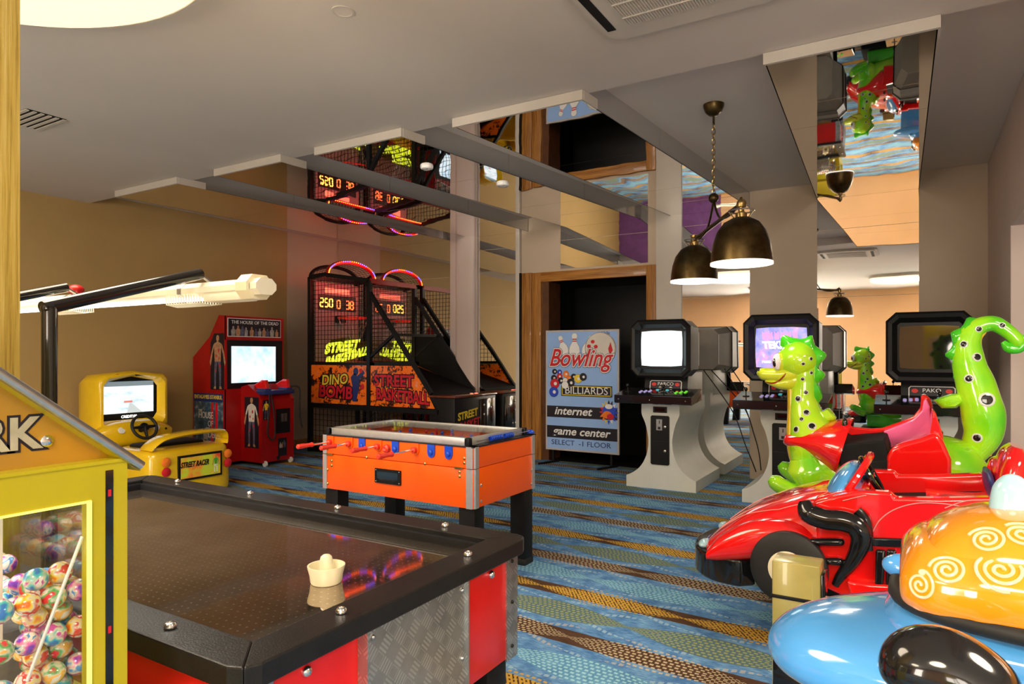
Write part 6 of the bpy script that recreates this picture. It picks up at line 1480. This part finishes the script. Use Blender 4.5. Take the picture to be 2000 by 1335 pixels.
# blue coaming, amber canopy: front scoop, taller rear hoop, black gasket
def dome(spec, name, m_, e=2.6):
    b = B().loft([(x, YR, z, h, w) for x, z, h, w in spec], seg=48, fixed=(0, 0, 1), e=e, sub=6); return b, b.obj(name, m_, t)
xc = R(1170, 960, YR - .08)[0]
dome([(xc - .03, .80, .02, .06), (xc + .0, .805, .05, .13), (xc + .06, .81, .07, .20), (xc + .18, .81, .075, .228), (xc + .7, .81, .075, .235), (xc + .95, .80, .06, .22)], 'coaming', 'blue_ride', 2.2)
cb, can = dome([(xc + .0, .90, .02, .10), (xc + .006, .905, .05, .15), (xc + .04, .91, .078, .185), (xc + .10, .91, .090, .205), (xc + .20, .91, .098, .215), (xc + .7, .91, .10, .22), (xc + .9, .90, .07, .2)], 'canopy', 'orange_ride')
cb2, can2 = dome([(xc + .03, .93, .03, .12), (xc + .06, .935, .07, .15), (xc + .12, .94, .098, .17), (xc + .20, .94, .112, .182), (xc + .45, .94, .118, .188), (xc + .75, .94, .11, .19)], 'rear_hoop', 'orange_ride')
g = []
for k in range(49):
    a = 2 * pi * k / 48; ca_, sa_ = cos(a), sin(a); far_ = sa_ < 0
    g.append((xc + .47 - (.39 if far_ else .478) * math.copysign(abs(ca_) ** .6, ca_), YR - (.17 if far_ else .226) * math.copysign(abs(sa_) ** .6, sa_), .872))
B().tube(g[:-1], .015, 12, True).obj('gasket', 'rubber', t)
def spiral(tree, px, py, r, turns, par, w_=.003, sq=1.0):
    d = Vector(ray(px, py)); h_ = tree.ray_cast(Vector((0, 0, CH)), d.normalized())
    if h_[0] is None: return
    p, n = h_[0], h_[1]
    if n.dot(d) > 0: n = -n
    u = Vector((0, 0, 1)).cross(n).normalized(); v = n.cross(u); pts = []
    N_ = int(28 * turns)
    for i in range(N_ + 1):
        a = 2 * pi * turns * i / N_; q = r * (.10 + .90 * i / N_)
        o = p + u * (q * sq * cos(a)) + v * (q * sin(a)) + n * .06
        g_ = tree.ray_cast(o, -n)
        if g_[0] is not None and (g_[0] - o).length < .2: pts.append(g_[0] + n * .0006)
    if len(pts) > 4: B().tube(pts, w_, 6).obj('swirl', 'swirl', par)
T1, T2 = cb.bvh(), cb2.bvh()
spiral(T1, 1955, 1112, .040, 2.8, can, .0032); spiral(T1, 1850, 1112, .030, 2.5, can, .003); spiral(T1, 1796, 1142, .026, 2.2, can, .0028)
spiral(T2, 1927, 1052, .030, 2.5, can2, .0028); spiral(T2, 1997, 1042, .032, 2.4, can2, .0028)
# fin, far knob, side float, bolts
B().loft([(*R(1796, 430, YR), .040, .03), (*R(1796, 330, YR), .038, .028), (*R(1790, 250, YR), .031, .022), (*R(1786, 198, YR), .016, .012), (*R(1785, 183, YR), .003, .003)], seg=26).obj('fin', 'blue_pale', t)
B().ball(R(1195, 690, YR + .24), .036, 20, 14, (1.3, 1, .8)).obj('float_tip', 'blue_ride', t)
B().loft([(*R(1150, 1340, 1.22), .012, .02), (*R(1175, 1290, 1.22), .038, .05), (*R(1260, 1240, 1.22), .055, .065), (*R(1380, 1245, 1.22), .062, .07), (*R(1490, 1300, 1.22), .065, .07), (*R(1600, 1400, 1.22), .065, .07), (*R(1720, 1540, 1.22), .05, .05)], seg=34).obj('side_pod', 'black_gloss', t)
p = R(815, 1322, 1.46); B().lathe(p, [(.024, 0), (.024, .012), (.014, .018), (.014, .026), (0, .026)], 6, (0, -1, 0)).obj('bolt', 'chrome', t)
p0, p1 = R(740, 1250, YR), R(1080, 1250, YR)
B().box(p0[0], p1[0] + .25, YR - .10, YR + .10, .06, p0[2] + .03, .02).obj('stand', 'blue_ride', t)
B().box(p0[0] - .03, p1[0] + .35, YR - .22, YR + .22, .0, .07, .015).obj('base', 'black_mat', t)
b = B(); sp_ = []
for x, y in ((560, 968), (590, 955), (575, 985)): pass
star = [(.030 * cos(pi / 2 + k * pi / 5) * (1 if k % 2 == 0 else .42), .016 * sin(pi / 2 + k * pi / 5) * (1 if k % 2 == 0 else .42)) for k in range(10)]
vs = []
cst = R(562, 975, YR - .03)
for dx, dz in star:
    h_ = bt.ray_cast(Vector((cst[0] + dx, YR - 1, cst[2] + dz)), Vector((0, 1, 0)))
    if h_[0] is not None: vs.append(h_[0] + h_[1] * (.0015 if h_[1].y < 0 else -.0015))
if len(vs) == 10: B().add(vs, [tuple(range(10))]).obj('star', 'p_red', t, smooth=False)
lp_ = []
for k in range(30):
    a = pi * (.52 + .48 * k / 29); x = 1990 + 520 * cos(a); y = 1270 - 320 * sin(a)
    c = R(x, y, YR - .24); h_ = bt.ray_cast(Vector((c[0], YR - 1, c[2])), Vector((0, 1, 0)))
    if h_[0] is not None: lp_.append(h_[0] + Vector((0, -.002, 0)))
if len(lp_) > 4: B().tube(lp_, .006, 6).obj('stripe', 'offwhite', t)

# ================================================================== BEHIND THE CAMERA, seen in the mirrors
t = thing('prize_machine', (.6, -2.2, 0), 'yellow lit prize machine behind the camera, seen only in the mirrors', 'prize machine')
B().box(.2, 1.0, -2.6, -1.8, 0, .8, .01).obj('cabinet', 'yellow', t)
B().box(.2, 1.0, -2.6, -1.8, 1.65, 1.95, .01).obj('header', 'yellow', t)
for x in (.2, .95):
    for y in (-2.6, -1.85): B().box(x, x + .05, y, y + .05, .8, 1.65).obj('post', 'yellow', t)
B().box(.3, .9, -2.5, -1.9, .8, 1.0, .05).obj('prize_bed', 'p_green', t)
B().cyl((.9, -1.9, .85), (.9, -1.9, 1.6), .015).obj('lamp_tube', 'tube_lit', t)
